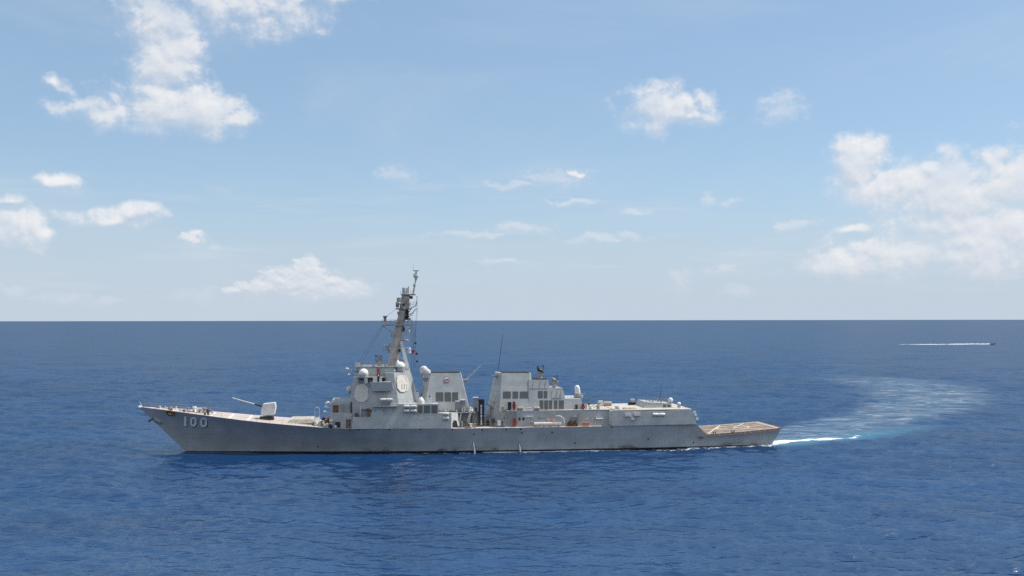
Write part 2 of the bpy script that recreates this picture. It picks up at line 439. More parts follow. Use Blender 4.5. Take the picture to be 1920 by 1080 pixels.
us = sorted({0, .002, .006, .012, .02, .03} | {i / 56 for i in range(57)} | {u / LOA for u, _ in DECKZ if u <= LOA})
ts = [-1, -.5, 0, .04, .1, .18, .28, .4, .52, .64, .76, .86, .94, 1]
mb = MB()
for side in (-1, 1):
    vs = [hull_pt(s, t, side) for s in us for t in ts]; n = len(ts)
    mb.add(vs, [(i * n + j, (i + 1) * n + j, (i + 1) * n + j + 1, i * n + j + 1) for i in range(len(us) - 1) for j in range(n - 1)], True)
tr = [hull_pt(1, t, -1) for t in ts] + [hull_pt(1, t, 1) for t in reversed(ts)]
mb.add(tr, [tuple(range(len(tr)))])
hull = part(mb, 'hull', 'hull')
UH = u_of(1306, -9.4)                         # after end of the hangar
UF = at(1324, 814.5, -9.2).x
# decks
def deck_sheet(us_, drop, inset, m, name):
    mb = MB(); vs = []
    for u in us_: vs += [(u, -hbd(u) + inset, zdeck(u) - drop), (u, hbd(u) - inset, zdeck(u) - drop)]
    mb.add(vs, [(2 * i, 2 * i + 2, 2 * i + 3, 2 * i + 1) for i in range(len(us_) - 1)]); return part(mb, name, m)
du = [.3 + i * (UH - .3) / 90 for i in range(91)]
deck_sheet(du, 0.03, 0.03, 'deck', 'weather_deck')
fu = [UF - .6 + i * (LOA - UF + .55) / 24 for i in range(25)]
fd = deck_sheet(fu, 0.03, 0.02, 'fdeck', 'flight_deck')
def zf(u): return zdeck(max(u, UF)) - 0.03


def deck_line(mb, a, b, w, zfun, n=12, lift=0.006):
    a, b = Vector(a), Vector(b); d = (b - a).normalized(); s = Vector((-d.y, d.x)) * w / 2; vs = []
    for i in range(n + 1):
        p = a + (b - a) * i / n
        for q in (p + s, p - s): vs.append((q.x, q.y, zfun(q.x) + lift))
    mb.add(vs, [(2 * i, 2 * i + 1, 2 * i + 3, 2 * i + 2) for i in range(n)])


# flight deck markings: border, centre line, touchdown circle
mb = MB(); u0, u1 = UF + .8, LOA - .7
for sgn in (-1, 1): deck_line(mb, (u0, sgn * (hbd(u0) - .7)), (u1, sgn * (hbd(u1) - .7)), .32, zf)
deck_line(mb, (u1 - .2, -hbd(u1) + .9), (u1 - .2, hbd(u1) - .9), .32, zf, lift=.010)
deck_line(mb, (u0 + 1.5, 0), (u1 - 1, 0), .28, zf, lift=.010)
deck_line(mb, (u0 + .5, -6.8), (u0 + 8, 6.5), .3, zf, lift=.014)
deck_line(mb, (u1 - 4, -6.4), (u1 - 9, 0), .3, zf, lift=.014)
deck_line(mb, (u1 - 4, 6.4), (u1 - 9, 0), .3, zf, lift=.014)
uc = (u0 + u1) / 2
for i in range(40):
    a, b = 2 * math.pi * i / 40, 2 * math.pi * (i + 1) / 40
    deck_line(mb, (uc + 4 * math.cos(a), 4 * math.sin(a)), (uc + 4 * math.cos(b), 4 * math.sin(b)), .3, zf, 1, .018)
part(mb, 'deck_marking', 'mark', fd)
mb = MB()
for i, (a, b) in enumerate(((-3, -1), (0, 1.5), (3, -2), (6, 2))):
    deck_line(mb, (uc + a, b), (uc + a + 2.5, b + .8), .5, zf, 2, .022)
part(mb, 'track_plate', 'greyd', fd)
# foredeck markings
zd_ = lambda u: zdeck(u) - .03
mb = MB()
for px in (401, 435, 469):
    u = u_of(px, 0); deck_line(mb, (u + .1, -hbd(u) + 1.3), (u - .3, hbd(u) - 1.8), .55, zd_, 4)
ua, ub = u_of(398, 0), u_of(471, 0)
for sgn in (-1, 1): deck_line(mb, (ua, sgn * (hbd(ua) - 1.4)), (ub, sgn * (hbd(ub) - 1.7)), .22, zd_, 8, .010)
part(mb, 'deck_marking', 'mark')

# hull number 100 with black drop shade
def strip(mb, quad, off, n=3):
    vs = []
    for i in range(n + 1):
        for j in range(2):
            a = Vector(quad[0]).lerp(Vector(quad[3]), i / n); b = Vector(quad[1]).lerp(Vector(quad[2]), i / n)
            p = a.lerp(b, j); vs.append(on_hull(p.x, p.y, off))
    mb.add(vs, [(2 * i, 2 * i + 1, 2 * i + 3, 2 * i + 2) for i in range(n)])


def ring_px(x0, x1, y0, y1, c, w):
    o = [(x0 + c, y0), (x1 - c, y0), (x1, y0 + c * 1.3), (x1, y1 - c * 1.3), (x1 - c, y1), (x0 + c, y1), (x0, y1 - c * 1.3), (x0, y0 + c * 1.3)]
    i = [(x0 + c + w * .25, y0 + w), (x1 - c - w * .25, y0 + w), (x1 - w, y0 + c * 1.3 + w * .3), (x1 - w, y1 - c * 1.3 - w * .3), (x1 - c - w * .25, y1 - w), (x0 + c + w * .25, y1 - w), (x0 + w, y1 - c * 1.3 - w * .3), (x0 + w, y0 + c * 1.3 + w * .3)]
    return [(o[a], o[(a + 1) % 8], i[(a + 1) % 8], i[a]) for a in range(8)]


for name, m, off, dxy in (('numeral_shade', 'black', .02, 1.4), ('hull_number', 'numeral', .05, 0)):
    for kind, x0, x1, y0 in (('1', 344.6, 349.4, 781.0), ('0', 356.2, 368.2, 782.0), ('0', 375.0, 388.0, 783.0)):
        mb = MB()
        if kind == '1': strip(mb, [(x0 + dxy, y0 + dxy), (x1 + dxy, y0 + dxy), (x1 + dxy, y0 + 18.4 + dxy), (x0 + dxy, y0 + 18.4 + dxy)], off)
        else:
            for q in ring_px(x0 + dxy, x1 + dxy, y0 + dxy, y0 + 18 + dxy, 3.2, 4.0): strip(mb, [(a, b) for a, b in q], off, 1)
        part(mb, name, m, hull)

# railings
def railing(pts, h=1.05, n_rails=3, step=1.6, r=.028, parent=None):
    mb = MB()
    for a, b in zip(pts, pts[1:]):
        a, b = Vector(a), Vector(b); n = max(1, round((b - a).length / step))
        for i in range(n + 1):
            p = a + (b - a) * i / n; mb.tube(p, p + Vector((0, 0, h)), r, n=5)
        for j in range(1, n_rails + 1):
            z = Vector((0, 0, h * j / n_rails)); mb.tube(a + z, b + z, r * .7, n=5)
    return part(mb, 'railing', 'rail', parent)


for sgn in (-1, 1):
    railing([(u, sgn * (hbd(u) - .25), zd_(u)) for u in (1.2, 4, 8, 12, 16, 20)], 1.0, 2, 1.8, .035)
    railing([(u, sgn * (hbd(u) - .2), zd_(u)) for u in (28, 34, 40, 46)], .9, 2, 3.2, .025)
    railing([(u, sgn * (hbd(u) - .2), zd_(u)) for u in (u_of(862, -10), u_of(905, -10), u_of(944, -10))], 1.05, 3, 1.6, .025)

# block with the port outline given in picture points, mirrored to starboard
def slab(mb, pts):
    a = [at(px, py, v) for px, py, v in pts]; b = [Vector((p.x, -p.y, p.z)) for p in a]; n = len(a)
    mb.add(a + b, [tuple(range(n)), tuple(range(2 * n - 1, n - 1, -1))] + [(i, (i + 1) % n, (i + 1) % n + n, i + n) for i in range(n)])
    return a


def tumble(px, py, base=804.0, v0=-9.99, k=.0178): return (px, py, v0 + (base - py) * k)


def frustum(mb, plan0, z0, plan1, z1):
    full = lambda P, z: [(u, v, z) for u, v in P] + [(u, -v, z) for u, v in reversed(P)]
    return mb.loft([full(plan0, z0), full(plan1, z1)])


def panel(mb, pl, pts, off=.05):
    a = [on_plane(px, py, pl, -.03) for px, py in pts]; b = [on_plane(px, py, pl, off) for px, py in pts]; n = len(pts)
    mb.add(a + b, [tuple(range(n)), tuple(range(2 * n - 1, n - 1, -1))] + [(i, (i + 1) % n, (i + 1) % n + n, i + n) for i in range(n)])
    return mb


def rect(x0, x1, y0, y1, c=0.0):
    if not c: return [(x0, y0), (x1, y0), (x1, y1), (x0, y1)]
    return [(x0 + c, y0), (x1 - c, y0), (x1, y0 + c), (x1, y1 - c), (x1 - c, y1), (x0 + c, y1), (x0, y1 - c), (x0, y0 + c)]


# --- forward superstructure
mb = MB()
a = slab(mb, [tumble(*q) for q in ((659, 804.4), (846, 803.4), (846, 774.5), (822, 774.5), (822, 757.5), (700, 757.5), (694, 782), (661, 782))])
sup = part(mb, 'superstructure', 'grey')
PL1 = plane(a[0], a[1], a[3])
mb = MB()      # forward house in front of the main block, two tiers, set inboard
slab(mb, [(617, 803, -7.4), (660, 804, -7.4), (660, 781, -7.2), (617, 779, -7.2)])
slab(mb, [(618.5, 780, -6.2), (700, 782, -6.2), (700, 753, -5.8), (621, 753, -5.8)])
fh = part(mb, 'forward_house', 'grey', sup)
plf = plane(at(618, 780, -6.2), at(700, 782, -6.2), at(700, 753, -5.8))
part(panel(MB(), plf, rect(638, 657, 758, 773)), 'shutter', 'greyd', fh)
part(panel(MB(), plf, rect(657, 659.5, 754, 774), .25), 'duct', 'black', fh)
part(panel(MB(), plf, rect(624, 635, 759.5, 773), .12), 'hose_rack', 'rust', fh)
plf2 = plane(at(617, 803, -7.4), at(660, 804, -7.4), at(660, 781, -7.2))
part(panel(MB(), plf2, rect(628, 638, 791, 802), .04), 'door', 'black', fh)
part(panel(MB(), plf2, rect(649, 652, 786, 802), .2), 'locker', 'rust', fh)
part(panel(MB(), plf2, rect(654, 656.5, 786, 803), .2), 'locker', 'rust', fh)

# octagonal radar house
zA, zB, zC = z_of(700, 768, -8.7), z_of(700, 718, -7.6), z_of(750, 699, -7)
pA = [(u_of(653, -3.6), -3.6), (u_of(698, -8.8), -8.8), (u_of(748.5, -8.8), -8.8), (u_of(785, -3.6), -3.6)]
pB = [(u_of(661, -3.3), -3.3), (u_of(696, -7.7), -7.7), (u_of(741, -7.7), -7.7), (u_of(773.5, -3.3), -3.3)]
mb = MB(); frustum(mb, pA, zA, pB, zB)
lerp2 = lambda a, b, t: tuple(x + (y - x) * t for x, y in zip(a, b))
pBa = [(u_of(722, -7.3), -7.3), (u_of(724, -7.6), -7.6), pB[2], pB[3]]
k_ = (zC - zB) / (zB - zA)
pC = [(u_of(722, -7.0), -7.0), (u_of(726, -7.2), -7.2), lerp2(pA[2], pB[2], 1 + k_), lerp2(pA[3], pB[3], 1 + k_)]
frustum(mb, pBa, zB - .02, pC, zC)
rh = part(mb, 'radar_house', 'grey', sup)
V3 = lambda p, z: Vector((p[0], p[1], z))
PLF = plane(V3(pA[0], zA), V3(pA[1], zA), V3(pB[1], zB)); PLA = plane(V3(pA[2], zA), V3(pA[3], zA), V3(pB[3], zB)); PLS = plane(V3(pA[1], zA), V3(pA[2], zA), V3(pB[2], zB))
o = part(panel(MB(), PLF, [(669, 723), (675, 720.5), (685, 720.5), (690.5, 727), (690, 748), (683, 754), (671, 753.5), (664.5, 745), (666, 731)], .16), 'radar_panel', 'panel', rh)
o['label'] = 'shaded grey octagonal radar panel'
o = part(panel(MB(), PLA, [(744.5, 706), (750, 703.5), (761, 703.5), (764.5, 712), (766, 722), (764, 731), (757, 735.5), (750, 734.5), (744.5, 728), (743, 715)], .16), 'radar_panel', 'panel', rh)
o['label'] = 'sunlit cream octagonal radar panel'
for q in (MB(),):
    for src in list(rh.children):
        me = src.data.copy(); me.transform(Matrix.Scale(-1, 4, (0, 1, 0))); me.flip_normals()
        c = bpy.data.objects.new('radar_panel', me); COL.objects.link(c); c.parent = rh
mb = MB()
for x in (752, 756.5, 761): panel(mb, PLA, rect(x, x + 1.6, 720, 728), .3)
part(mb, 'radar_panel_lift_lug', 'pale', rh)
# bridge wing bulwarks (both sides) and wing deck
for sgn in (-1, 1):
    mb = MB(); u0, u1 = u_of(699, -9.6), u_of(735, -9.6); zt, zb = z_of(700, 716.5, -9.6), z_of(700, 733.5, -9.4)
    f = lambda y: sgn * y
    mb.hexa([(u0 - .2, f(-8.2), zb), (u1, f(-8.2), zb), (u1 + .4, f(-9.2), zb), (u0, f(-9.2), zb)], [(u0 - .9, f(-7.7), zt), (u1 - .4, f(-7.4), zt), (u1 - .2, f(-9.5), zt), (u0, f(-9.5), zt)])
    part(mb, 'bridge_wing', 'grey', sup)
zw = z_of(700, 717, -7.0)
# pilothouse with windows
zp = z_of(700, 689, -5.2)
mb = MB()
p0 = [(u_of(663, -2.4), -2.4), (u_of(671, -5.4), -5.4), (u_of(741, -5.4), -5.4)]; p1 = [(u_of(666, -2.3), -2.3), (u_of(674, -5.0), -5.0), (u_of(738, -5.0), -5.0)]
frustum(mb, p0, zw - .1, p1, zp)
ph = part(mb, 'pilothouse', 'grey', sup)
plp = plane(V3(p0[0], zw), V3(p0[1], zw), V3(p1[1], zp)); pls = plane(V3(p0[1], zw), V3(p0[2], zw), V3(p1[2], zp))
for i in range(3): part(panel(MB(), plp, rect(664.5 + i * 2.9, 666.9 + i * 2.9, 694.5, 699.5), .03), 'window', 'glass', ph)
for i in range(8):  # side windows; their dark row also paints in shade under the upper platform
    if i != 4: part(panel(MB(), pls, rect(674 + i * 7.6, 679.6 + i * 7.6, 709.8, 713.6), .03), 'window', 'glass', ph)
part(panel(MB(), pls, rect(706, 712, 700, 717), .06), 'door', 'greyd', ph)
part(panel(MB(), pls, rect(707, 711, 691, 706), .4), 'ladder', 'red', ph)
mb = MB(); mb.box(u_of(663, -6), u_of(724, -6), -8.3, 8.3, z_of(700, 708.5, -8), z_of(700, 707, -8)); part(mb, 'upper_wing_platform', 'greyd', sup)
mb = MB(); mb.box(u_of(664, -5), u_of(744, -5), -5.3, 5.3, zp - .02, zp + .18); part(mb, 'pilothouse_roof', 'greyd', ph)
zt_ = zp + .18
railing([(u_of(667, -5.1), -5.1, zt_), (u_of(742, -5.1), -5.1, zt_)], 1.0, 2, 1.4, .025, sup)
railing([(u_of(664, -8.2), -8.2, z_of(700, 707, -8)), (u_of(723, -8.2), -8.2, z_of(700, 707, -8))], .95, 2, 1.3, .025, sup)
mb = MB()
for px, w, h in ((683, 6, 4), (699, 8, 5.5), (711, 5, 6)):
    c = at(px, 716.5, -8.6); mb.box(c.x, c.x + w / 8, -8.8, -8.2, zw - .1, zw + h / 8 + .5)
part(mb, 'bridge_wing_locker', 'pale', sup)
# front gear: searchlight arms and a round radome on the nose
def radome(px, py, v, r, base_r, base_h, m='white', cut=-.15, parent=None):
    c = at(px, py, v); mb = MB(); mb.dome(c, r, cut); o = part(mb, 'radome', m, parent or ship)
    mb = MB(); z = c.z + r * cut; mb.lathe((c.x, c.y, z - base_h), [(base_r * .9, 0), (base_r, .1), (base_r * 1.02, base_h)], n=16); part(mb, 'pedestal', 'grey', o); return o


radome(681.5, 700, -7.0, 1.13, 1.13, 1.0)
o = radome(750.5, 687, -3.4, 1.15, 1.15, 1.2, cut=-.02)
mb = MB(); c = at(745.8, 684, -3.4); mb.lathe(c, [(.55, -.2), (.5, .4), (.3, .85), (.05, 1.15)]); part(mb, 'dome_cap', 'white', o)
c = at(655.5, 729.5, -2.5)
mb = MB(); mb.dome(c, .82, -.75, (-.3, -.4, .8)); o = part(mb, 'radome', 'pale')
mb = MB(); mb.tube(c + Vector((0, 0, -.6)), c + Vector((1.6, 0, -1.0)), .3); mb.box(c.x - .6, c.x + 2, c.y - .6, c.y + .6, c.z - 1.2, c.z - 1.05); part(mb, 'pedestal', 'greyd', o)
for px, py in ((654, 692), (658, 703)):
    c = at(px, py, -3.5); mb = MB(); mb.tube(c, c + Vector((-.7, 0, .1)), .22, .3); o = part(mb, 'searchlight', 'pale', sup)
    mb = MB(); mb.tube(c, c + Vector((2.0, .3, -.8)), .08); part(mb, 'bracket', 'greyd', o)
c = at(671, 683, -4); mb = MB(); mb.box(c.x - .7, c.x + .5, -4.3, -3.7, zt_, c.z + .3); mb.box(c.x - .2, c.x + 1.2, -4.2, -3.6, zt_, zt_ + .45); part(mb, 'sensor_box', 'pale', sup)

# sponson with life raft canisters under the wing
zs_ = z_of(720, 763, -10)
mb = MB(); mb.box(u_of(699, -10), u_of(744, -10), -10.2, -8.5, zs_, zs_ + .28)
for px in (702, 720, 739): mb.tube(at(px, 765, -10), at(px, 772, -9.6), .09)
sp = part(mb, 'sponson', 'grey')
railing([(u_of(699.5, -10.1), -10.1, zs_ + .28), (u_of(743, -10.1), -10.1, zs_ + .28)], 1.0, 3, 1.0, .022, sp)
raft_me = None


def raft(px, py, v, L=1.45, r=.36, m='pale', parent=None):
    c = at(px, py, v); mb = MB(); mb.canister(c - Vector((L / 2, 0, 0)), c + Vector((L / 2, 0, 0)), r)
    o = part(mb, 'life_raft', m, parent)
    mb = MB()
    for s in (-.32, .32): mb.box(c.x + s * L - .05, c.x + s * L + .05, v - r * .8, v + r * 1.4, c.z - r * 1.5, c.z - r * .6)
    part(mb, 'cradle', 'greyd', o); return o


for px in (718, 730): raft(px, 749.5, -9.7)
mb = MB(); c = at(725, 757, -9.8); mb.box(c.x - .9, c.x + .9, -9.9, -9.3, zs_ + .28, c.z + .5); part(mb, 'raft_rack', 'greyd', sp)
for px in (762, 775): raft(px, 762, -9.75); raft(px, 770.5, -9.85)
for y in (776, 784.5): raft(835.5, y, -10.15)
# louvres along the side
for x0, x1 in ((783, 792), (794.5, 806), (808.5, 820)): part(panel(MB(), PL1, rect(x0, x1, 760, 774.8, .6), .03), 'louvre', 'louvre', sup)
part(panel(MB(), PL1, rect(709, 713, 792, 793), .04), 'vent', 'greyd', sup)
railing([at(746, 757, -9.1), at(783, 757, -9.1)], 1.0, 2, 1.2, .022, sup)
railing([at(800, 757, -9.1), at(822, 757, -9.1)], 1.0, 2, 1.2, .022, sup)
# passage at the break, slanting wall coloured paler to look lit, dark opening
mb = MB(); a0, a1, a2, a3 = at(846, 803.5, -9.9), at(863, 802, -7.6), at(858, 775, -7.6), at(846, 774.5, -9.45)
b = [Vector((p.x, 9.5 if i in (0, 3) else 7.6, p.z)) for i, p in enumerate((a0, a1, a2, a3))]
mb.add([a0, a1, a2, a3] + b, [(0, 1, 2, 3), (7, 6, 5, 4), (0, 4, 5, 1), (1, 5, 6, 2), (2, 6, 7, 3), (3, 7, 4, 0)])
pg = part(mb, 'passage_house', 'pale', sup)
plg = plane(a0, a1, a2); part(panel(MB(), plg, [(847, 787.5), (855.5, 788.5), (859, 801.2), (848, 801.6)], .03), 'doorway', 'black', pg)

# --- forward funnel
mb = MB()
vT, vM = -3.6, -5.4
P = [at(795, 770, -6.2), at(879, 770, -6.2), at(876, 752, -5.6), at(863.5, 699.5, -3.7), at(807, 699.5, -3.7), at(799, 752, -5.6)]
pl0 = plane(P[0], P[1], P[3])
P = [on_plane(px, py, pl0) for px, py in ((795, 770), (880, 770), (863.5, 699.5), (807, 699.5))]
def stack(P, chamfer, m='grey'):
    """funnel casing: sloping port face P (bottom-left, bottom-right, top-right, top-left) with chamfered fore and after corners"""
    mb = MB(); rings = []
    for l, r in ((P[0], P[1]), (P[3], P[2])):
        h = abs(l.y); i = h - chamfer
        port = [Vector((l.x - chamfer * .75, -i, l.z)), l, r, Vector((r.x + chamfer * .15, -i, r.z))]
        rings.append(port + [Vector((p.x, -p.y, p.z)) for p in reversed(port)])
    mb.loft(rings); return mb
ff = part(stack(P, 1.4), 'funnel', 'grey')
mb = MB()
for x0, x1 in ((807.5, 862.5),):
    a = on_plane(x0, 699.5, pl0); b = on_plane(x1, 699.5, pl0)
    mb.box(a.x, b.x, a.y + .08, -a.y - .08, a.z - .05, a.z + .12)
part(mb, 'exhaust_outlet', 'soot', ff)
for x0, x1 in ((817, 831), (833.5, 845.5), (847.5, 859)): part(panel(MB(), pl0, rect(x0, x1, 735.5, 752.5, .8), .03), 'louvre', 'louvre', ff)
# the round 23 badge
def disc_px(cx, cy, r, n=24): return [(cx + r * math.cos(2 * math.pi * i / n), cy + r * math.sin(2 * math.pi * i / n)) for i in range(n)]
bd = part(panel(MB(), pl0, disc_px(837.6, 711.8, 6.0), .05), 'badge', 'dred', ff)
part(panel(MB(), pl0, disc_px(837.6, 711.8, 4.9), .07), 'badge_face', 'cloth', bd)
mb = MB()
for segs in ([(834.6, 710.3), (837.0, 710.3), (837.0, 711.9), (834.8, 713.2), (834.8, 713.6), (837.2, 713.6)], [(838.2, 710.3), (840.7, 710.3), (840.7, 713.6), (838.2, 713.6)], [(838.9, 711.9), (840.7, 711.9)]):
    for (x, y), (x2, y2) in zip(segs, segs[1:]): mb.tube(on_plane(x, y, pl0, .09), on_plane(x2, y2, pl0, .09), .075, n=6)
part(mb, 'badge_number', 'dred', bd)
# antenna booms at the funnel's after edge
mb = MB()
for q, r in (((871, 713, -2.2), (903, 683, -2.2)), ((873, 714, -1.2), (900, 687, -1.2)), ((872, 715, -2.0), (880, 708, -2.0))): mb.tube(at(*q), at(*r), .045)
bo = part(mb, 'antenna_boom', 'pale', ff)
c = at(871, 714, -1.7); mb = MB(); mb.box(c.x - .8, c.x + .5, -2.6, -.8, c.z - .45, c.z + .3); part(mb, 'bracket', 'greyd', bo)
# radome and electronics box on a bracket ahead of the funnel
c = at(794.5, 693.5, -2.8); mb = MB(); mb.lathe(c, [(.1, -1.3), (.75, -.95), (.98, -.3), (.98, .2), (.7, .75), (.1, .98)], (-.35, 0, 1)); o = part(mb, 'radome', 'pale')
mb = MB(); mb.lathe(at(801, 697, -2.8), [(.1, -.95), (.7, -.6), (.8, 0), (.5, .6), (.1, .75)], (-.5, 0, 1)); part(mb, 'rear_dome', 'pale', o)
mb = MB(); a = at(790, 701, -3.6); b = at(806, 713, -3.6); mb.hexa([(a.x + .4, -3.4, b.z), (b.x, -3.6, b.z), (b.x, 3.4, b.z), (a.x + .4, 3.4, b.z)], [(a.x, -3.8, a.z), (b.x, -3.8, a.z), (b.x, 3.8, a.z), (a.x, 3.8, a.z)])
eb = part(mb, 'jammer_house', 'greyd', ff)
for i, x in enumerate((794.5, 799, 803)):
    mb = MB(); c = at(x, 705.5, -3.75); mb.box(c.x - .18, c.x + .18, -3.9, -3.6, c.z - .4, c.z + .4); part(mb, 'jammer_window', 'pale', eb)
mb = MB(); a = at(796, 714, -2.2); b = at(803, 752, -2.2); mb.tube((a.x + .5, -2.2, a.z), (b.x - .3, -2.6, b.z), .45, .55); mb.tube((a.x + .5, 2.2, a.z), (b.x - .3, 2.6, b.z), .45, .55); part(mb, 'strut', 'greyd', eb)
# boxes between radar house and funnel
c = at(789, 757, -7.5); mb = MB(); mb.lathe((c.x, c.y, c.z), [(.9, 0), (.9, .6), (.62, 1.1), (.25, 1.6)], n=9); part(mb, 'winch', 'pale')
c = at(806, 757, -7.5); mb = MB(); mb.box(c.x - .55, c.x + .55, -8, -7, c.z, c.z + 1.35); o = part(mb, 'deck_locker', 'white'); mb = MB(); mb.lathe((c.x, -7.5, c.z + 1.35), [(.3, 0), (.3, .5), (.12, .9)]); part(mb, 'vent_cap', 'greyd', o)

# midships, between the funnels
c0 = at(884, 800, -4)
zmid = zdeck(c0.x)
def box_px(mb, x0, x1, y0, y1, v0, v1):
    a = at(x0, y1, v0); b = at(x1, y0, v0); mb.box(a.x, b.x, v0, v1, a.z, b.z); return mb
part(box_px(MB(), 856, 889, 774, 799, -4.5, 4.5), 'midship_house', 'grey')
mid = ship.children[-1] if False else None
part(box_px(MB(), 852, 893, 772.6, 774.4, -7.4, 7.4), 'boat_deck', 'pale')
railing([at(853, 772.6, -7.3), at(892, 772.6, -7.3)], 1.15, 3, 1.0, .035)
railing([at(823, 774.2, -9.3), at(846, 774.2, -9.3), at(853, 772.6, -7.3)], 1.1, 3, 1.1, .035)
for x in (860, 877): part(MB().tube(at(x, 800, -7.1), at(x + 4, 774.5, -7.1), .22), 'support_post', 'pale')
for x0, x1, yt in ((854, 861, 752), (863, 872, 749.5), (887.5, 896, 745)):
    mb = MB(); box_px(mb, x0, x1, yt + 1.5, 772.6, -7.0, -6.2); o = part(mb, 'ventilator', 'greyd')
    mb = MB(); box_px(mb, x0 - .6, x1 + .6, yt, yt + 1.5, -7.1, -6.1); part(mb, 'cap', 'white', o)
part(box_px(MB(), 885, 896.5, 772, 800, -5.6, 5.6), 'gear_house', 'greyd')
mb = MB()
for x in (878, 881.5):
    mb.tube(at(x - 6, 800, -7.6), at(x + 4, 770, -7.6), .06)
for i in range(9):
    t = i / 8; a = at(872, 800, -7.6).lerp(at(882, 770, -7.6), t); b = at(875.5, 800, -7.6).lerp(at(885.5, 770, -7.6), t); mb.tube(a, b, .04, n=5)
part(mb, 'inclined_ladder', 'pale')
rc = random.Random(21)
for i in range(16):
    x = rc.uniform(824, 892); w = rc.uniform(1.2, 4); h = rc.uniform(2, 9) if x > 850 else rc.uniform(1.5, 4.5); v = rc.uniform(-7.3, -6.7)
    y = 772.6 if x > 850 else 774.5
    part(box_px(MB(), x, x + w, y - h, y, v - .35, v + .35), 'stowage_box', rc.choice(('greyd', 'pale', 'tan', 'grey', 'black', 'greyd')))
for i in range(12):
    x = rc.uniform(857, 889); w = rc.uniform(1.2, 4); h = rc.uniform(3, 12); v = rc.uniform(-8.2, -7.2); c = at(x, 798, v); z = zdeck(c.x) - .03
    part(MB().box(c.x, c.x + w / 7.8, v - .3, v + .3, z, z + h / 7.8), 'stowage_box', rc.choice(('greyd', 'pale', 'rust', 'grey', 'black', 'tan')))
for x, yt in ((852, 756), (858, 760), (868, 757), (881, 759), (890, 756), (884, 750)):
    part(MB().tube(at(x, 772.6, -6.9), at(x + rc.uniform(-1, 1), yt, -6.9), .07), 'post', rc.choice(('pale', 'greyd', 'tan')))
part(MB().tube(at(853, 764, -6.9), at(892, 766, -6.9), .05), 'wire', 'rope')
part(MB().path([at(885, 752, -4.6), at(879, 764, -5.5), at(878, 772.6, -6.5)], .06), 'pipe', 'greyd')
for x, y0, y1, v, m_ in ((917, 793, 765, -3.4, 'greyd'), (921, 797, 752, -3.8, 'mast'), (926, 798, 744, -4.2, 'greyd'), (930, 797, 760, -5.2, 'pale'), (944, 800, 772, -7.6, 'tan'), (940.5, 799, 770, -7.4, 'mast'), (947.5, 800, 773, -8.0, 'greyd')):
    part(MB().tube(at(x, y0, v), at(x + (y0 - y1) * .12 * (v > -5), y1, v), .13), 'pipe', m_)
for x, y0, y1, v, m_ in ((912, 799, 789, -4.4, 'black'), (917, 799, 783, -4.6, 'greyd'), (924, 799, 786, -5.4, 'dred'), (929, 800, 790, -6.0, 'black'), (909, 799, 791, -4.0, 'pale'), (941, 771, 762, -6.8, 'tan'), (943, 800, 788, -8.0, 'greyd')):
    part(box_px(MB(), x, x + 4, y1, y0, v - .4, v + .4), 'stowage_box', m_)
part(MB().tube(at(911, 757, -3.5), at(925, 766, -4.0), .09), 'davit_arm', 'rope')
# black folded crane column with pale fittings
mb = MB(); a = at(897, 797, -5.8); b = at(907.5, 751, -5.8); mb.box(a.x, b.x, -6.4, -5.2, a.z, b.z); b2 = at(896, 750, -5.8); mb.box(b2.x - .1, b.x - .05, -6.5, -5.1, b.z, b.z + .35)
cr = part(mb, 'crane_post', 'black')
mb = MB()
for y0, y1, w in ((759, 764, 3.2), (764, 777, 2.4), (778, 782, 3.4), (782, 787, 1.6), (787, 797, 2.4)):
    a = at(902 - w / 2, y1, -6.45); b = at(902 + w / 2, y0, -6.45); mb.box(a.x, b.x, -6.6, -6.38, a.z + .06, b.z)
part(mb, 'crane_fitting', 'pale', cr)
mb = MB(); c = at(882.5, 799, -8.6); mb.lathe((c.x, c.y, zmid), [(.32, 0), (.32, .75), (.42, .8), (.42, 1.0)]); part(mb, 'bollard', 'white')
c = at(878, 800.5, -9); mb = MB(); mb.box(c.x - .9, c.x + .7, -9.2, -8.6, zmid, zmid + .28); part(mb, 'chock', 'greyd')

# --- after funnel and after house
P = [at(935, 765, -6.2), at(998, 765, -6.2), at(993.5, 699.5, -3.8), at(941, 699.5, -3.8)]
pl1 = plane(P[0], P[1], P[3]); P = [on_plane(px, py, pl1) for px, py in ((936, 768), (1000, 768), (993.5, 699.5), (941, 699.5))]
mb = MB(); rings = []
for (l, r), run in (((P[0], P[1]), (at(917, 768, -2.5).x, -2.5)), ((P[3], P[2]), (at(931, 699.5, -2.0).x, -2.0))):
    port = [Vector((run[0], run[1], l.z)), l, r, Vector((r.x + .3, r.y + .6, r.z))]
    rings.append(port + [Vector((p.x, -p.y, p.z)) for p in reversed(port)])
zlow = zdeck(u_of(920, -3)); fwd = [p + (rings[0][i] - rings[1][i]) * ((rings[0][i].z - zlow) / (rings[1][i].z - rings[0][i].z)) for i, p in enumerate(rings[0])]
for p in fwd: p.z = zlow
mb.loft([fwd, rings[0], rings[1]])
af = part(mb, 'funnel', 'grey')
mb = MB()
for x0, x1 in ((941.5, 992.5),):
    a = on_plane(x0, 699.5, pl1); b = on_plane(x1, 699.5, pl1); mb.box(a.x, b.x, a.y + .08, -a.y - .08, a.z - .05, a.z + .12)
part(mb, 'exhaust_outlet', 'soot', af)
for x0, x1 in ((943, 957.5), (961, 971.5), (974.5, 990)): part(panel(MB(), pl1, rect(x0, x1, 734, 747, .8), .03), 'louvre', 'louvre', af)
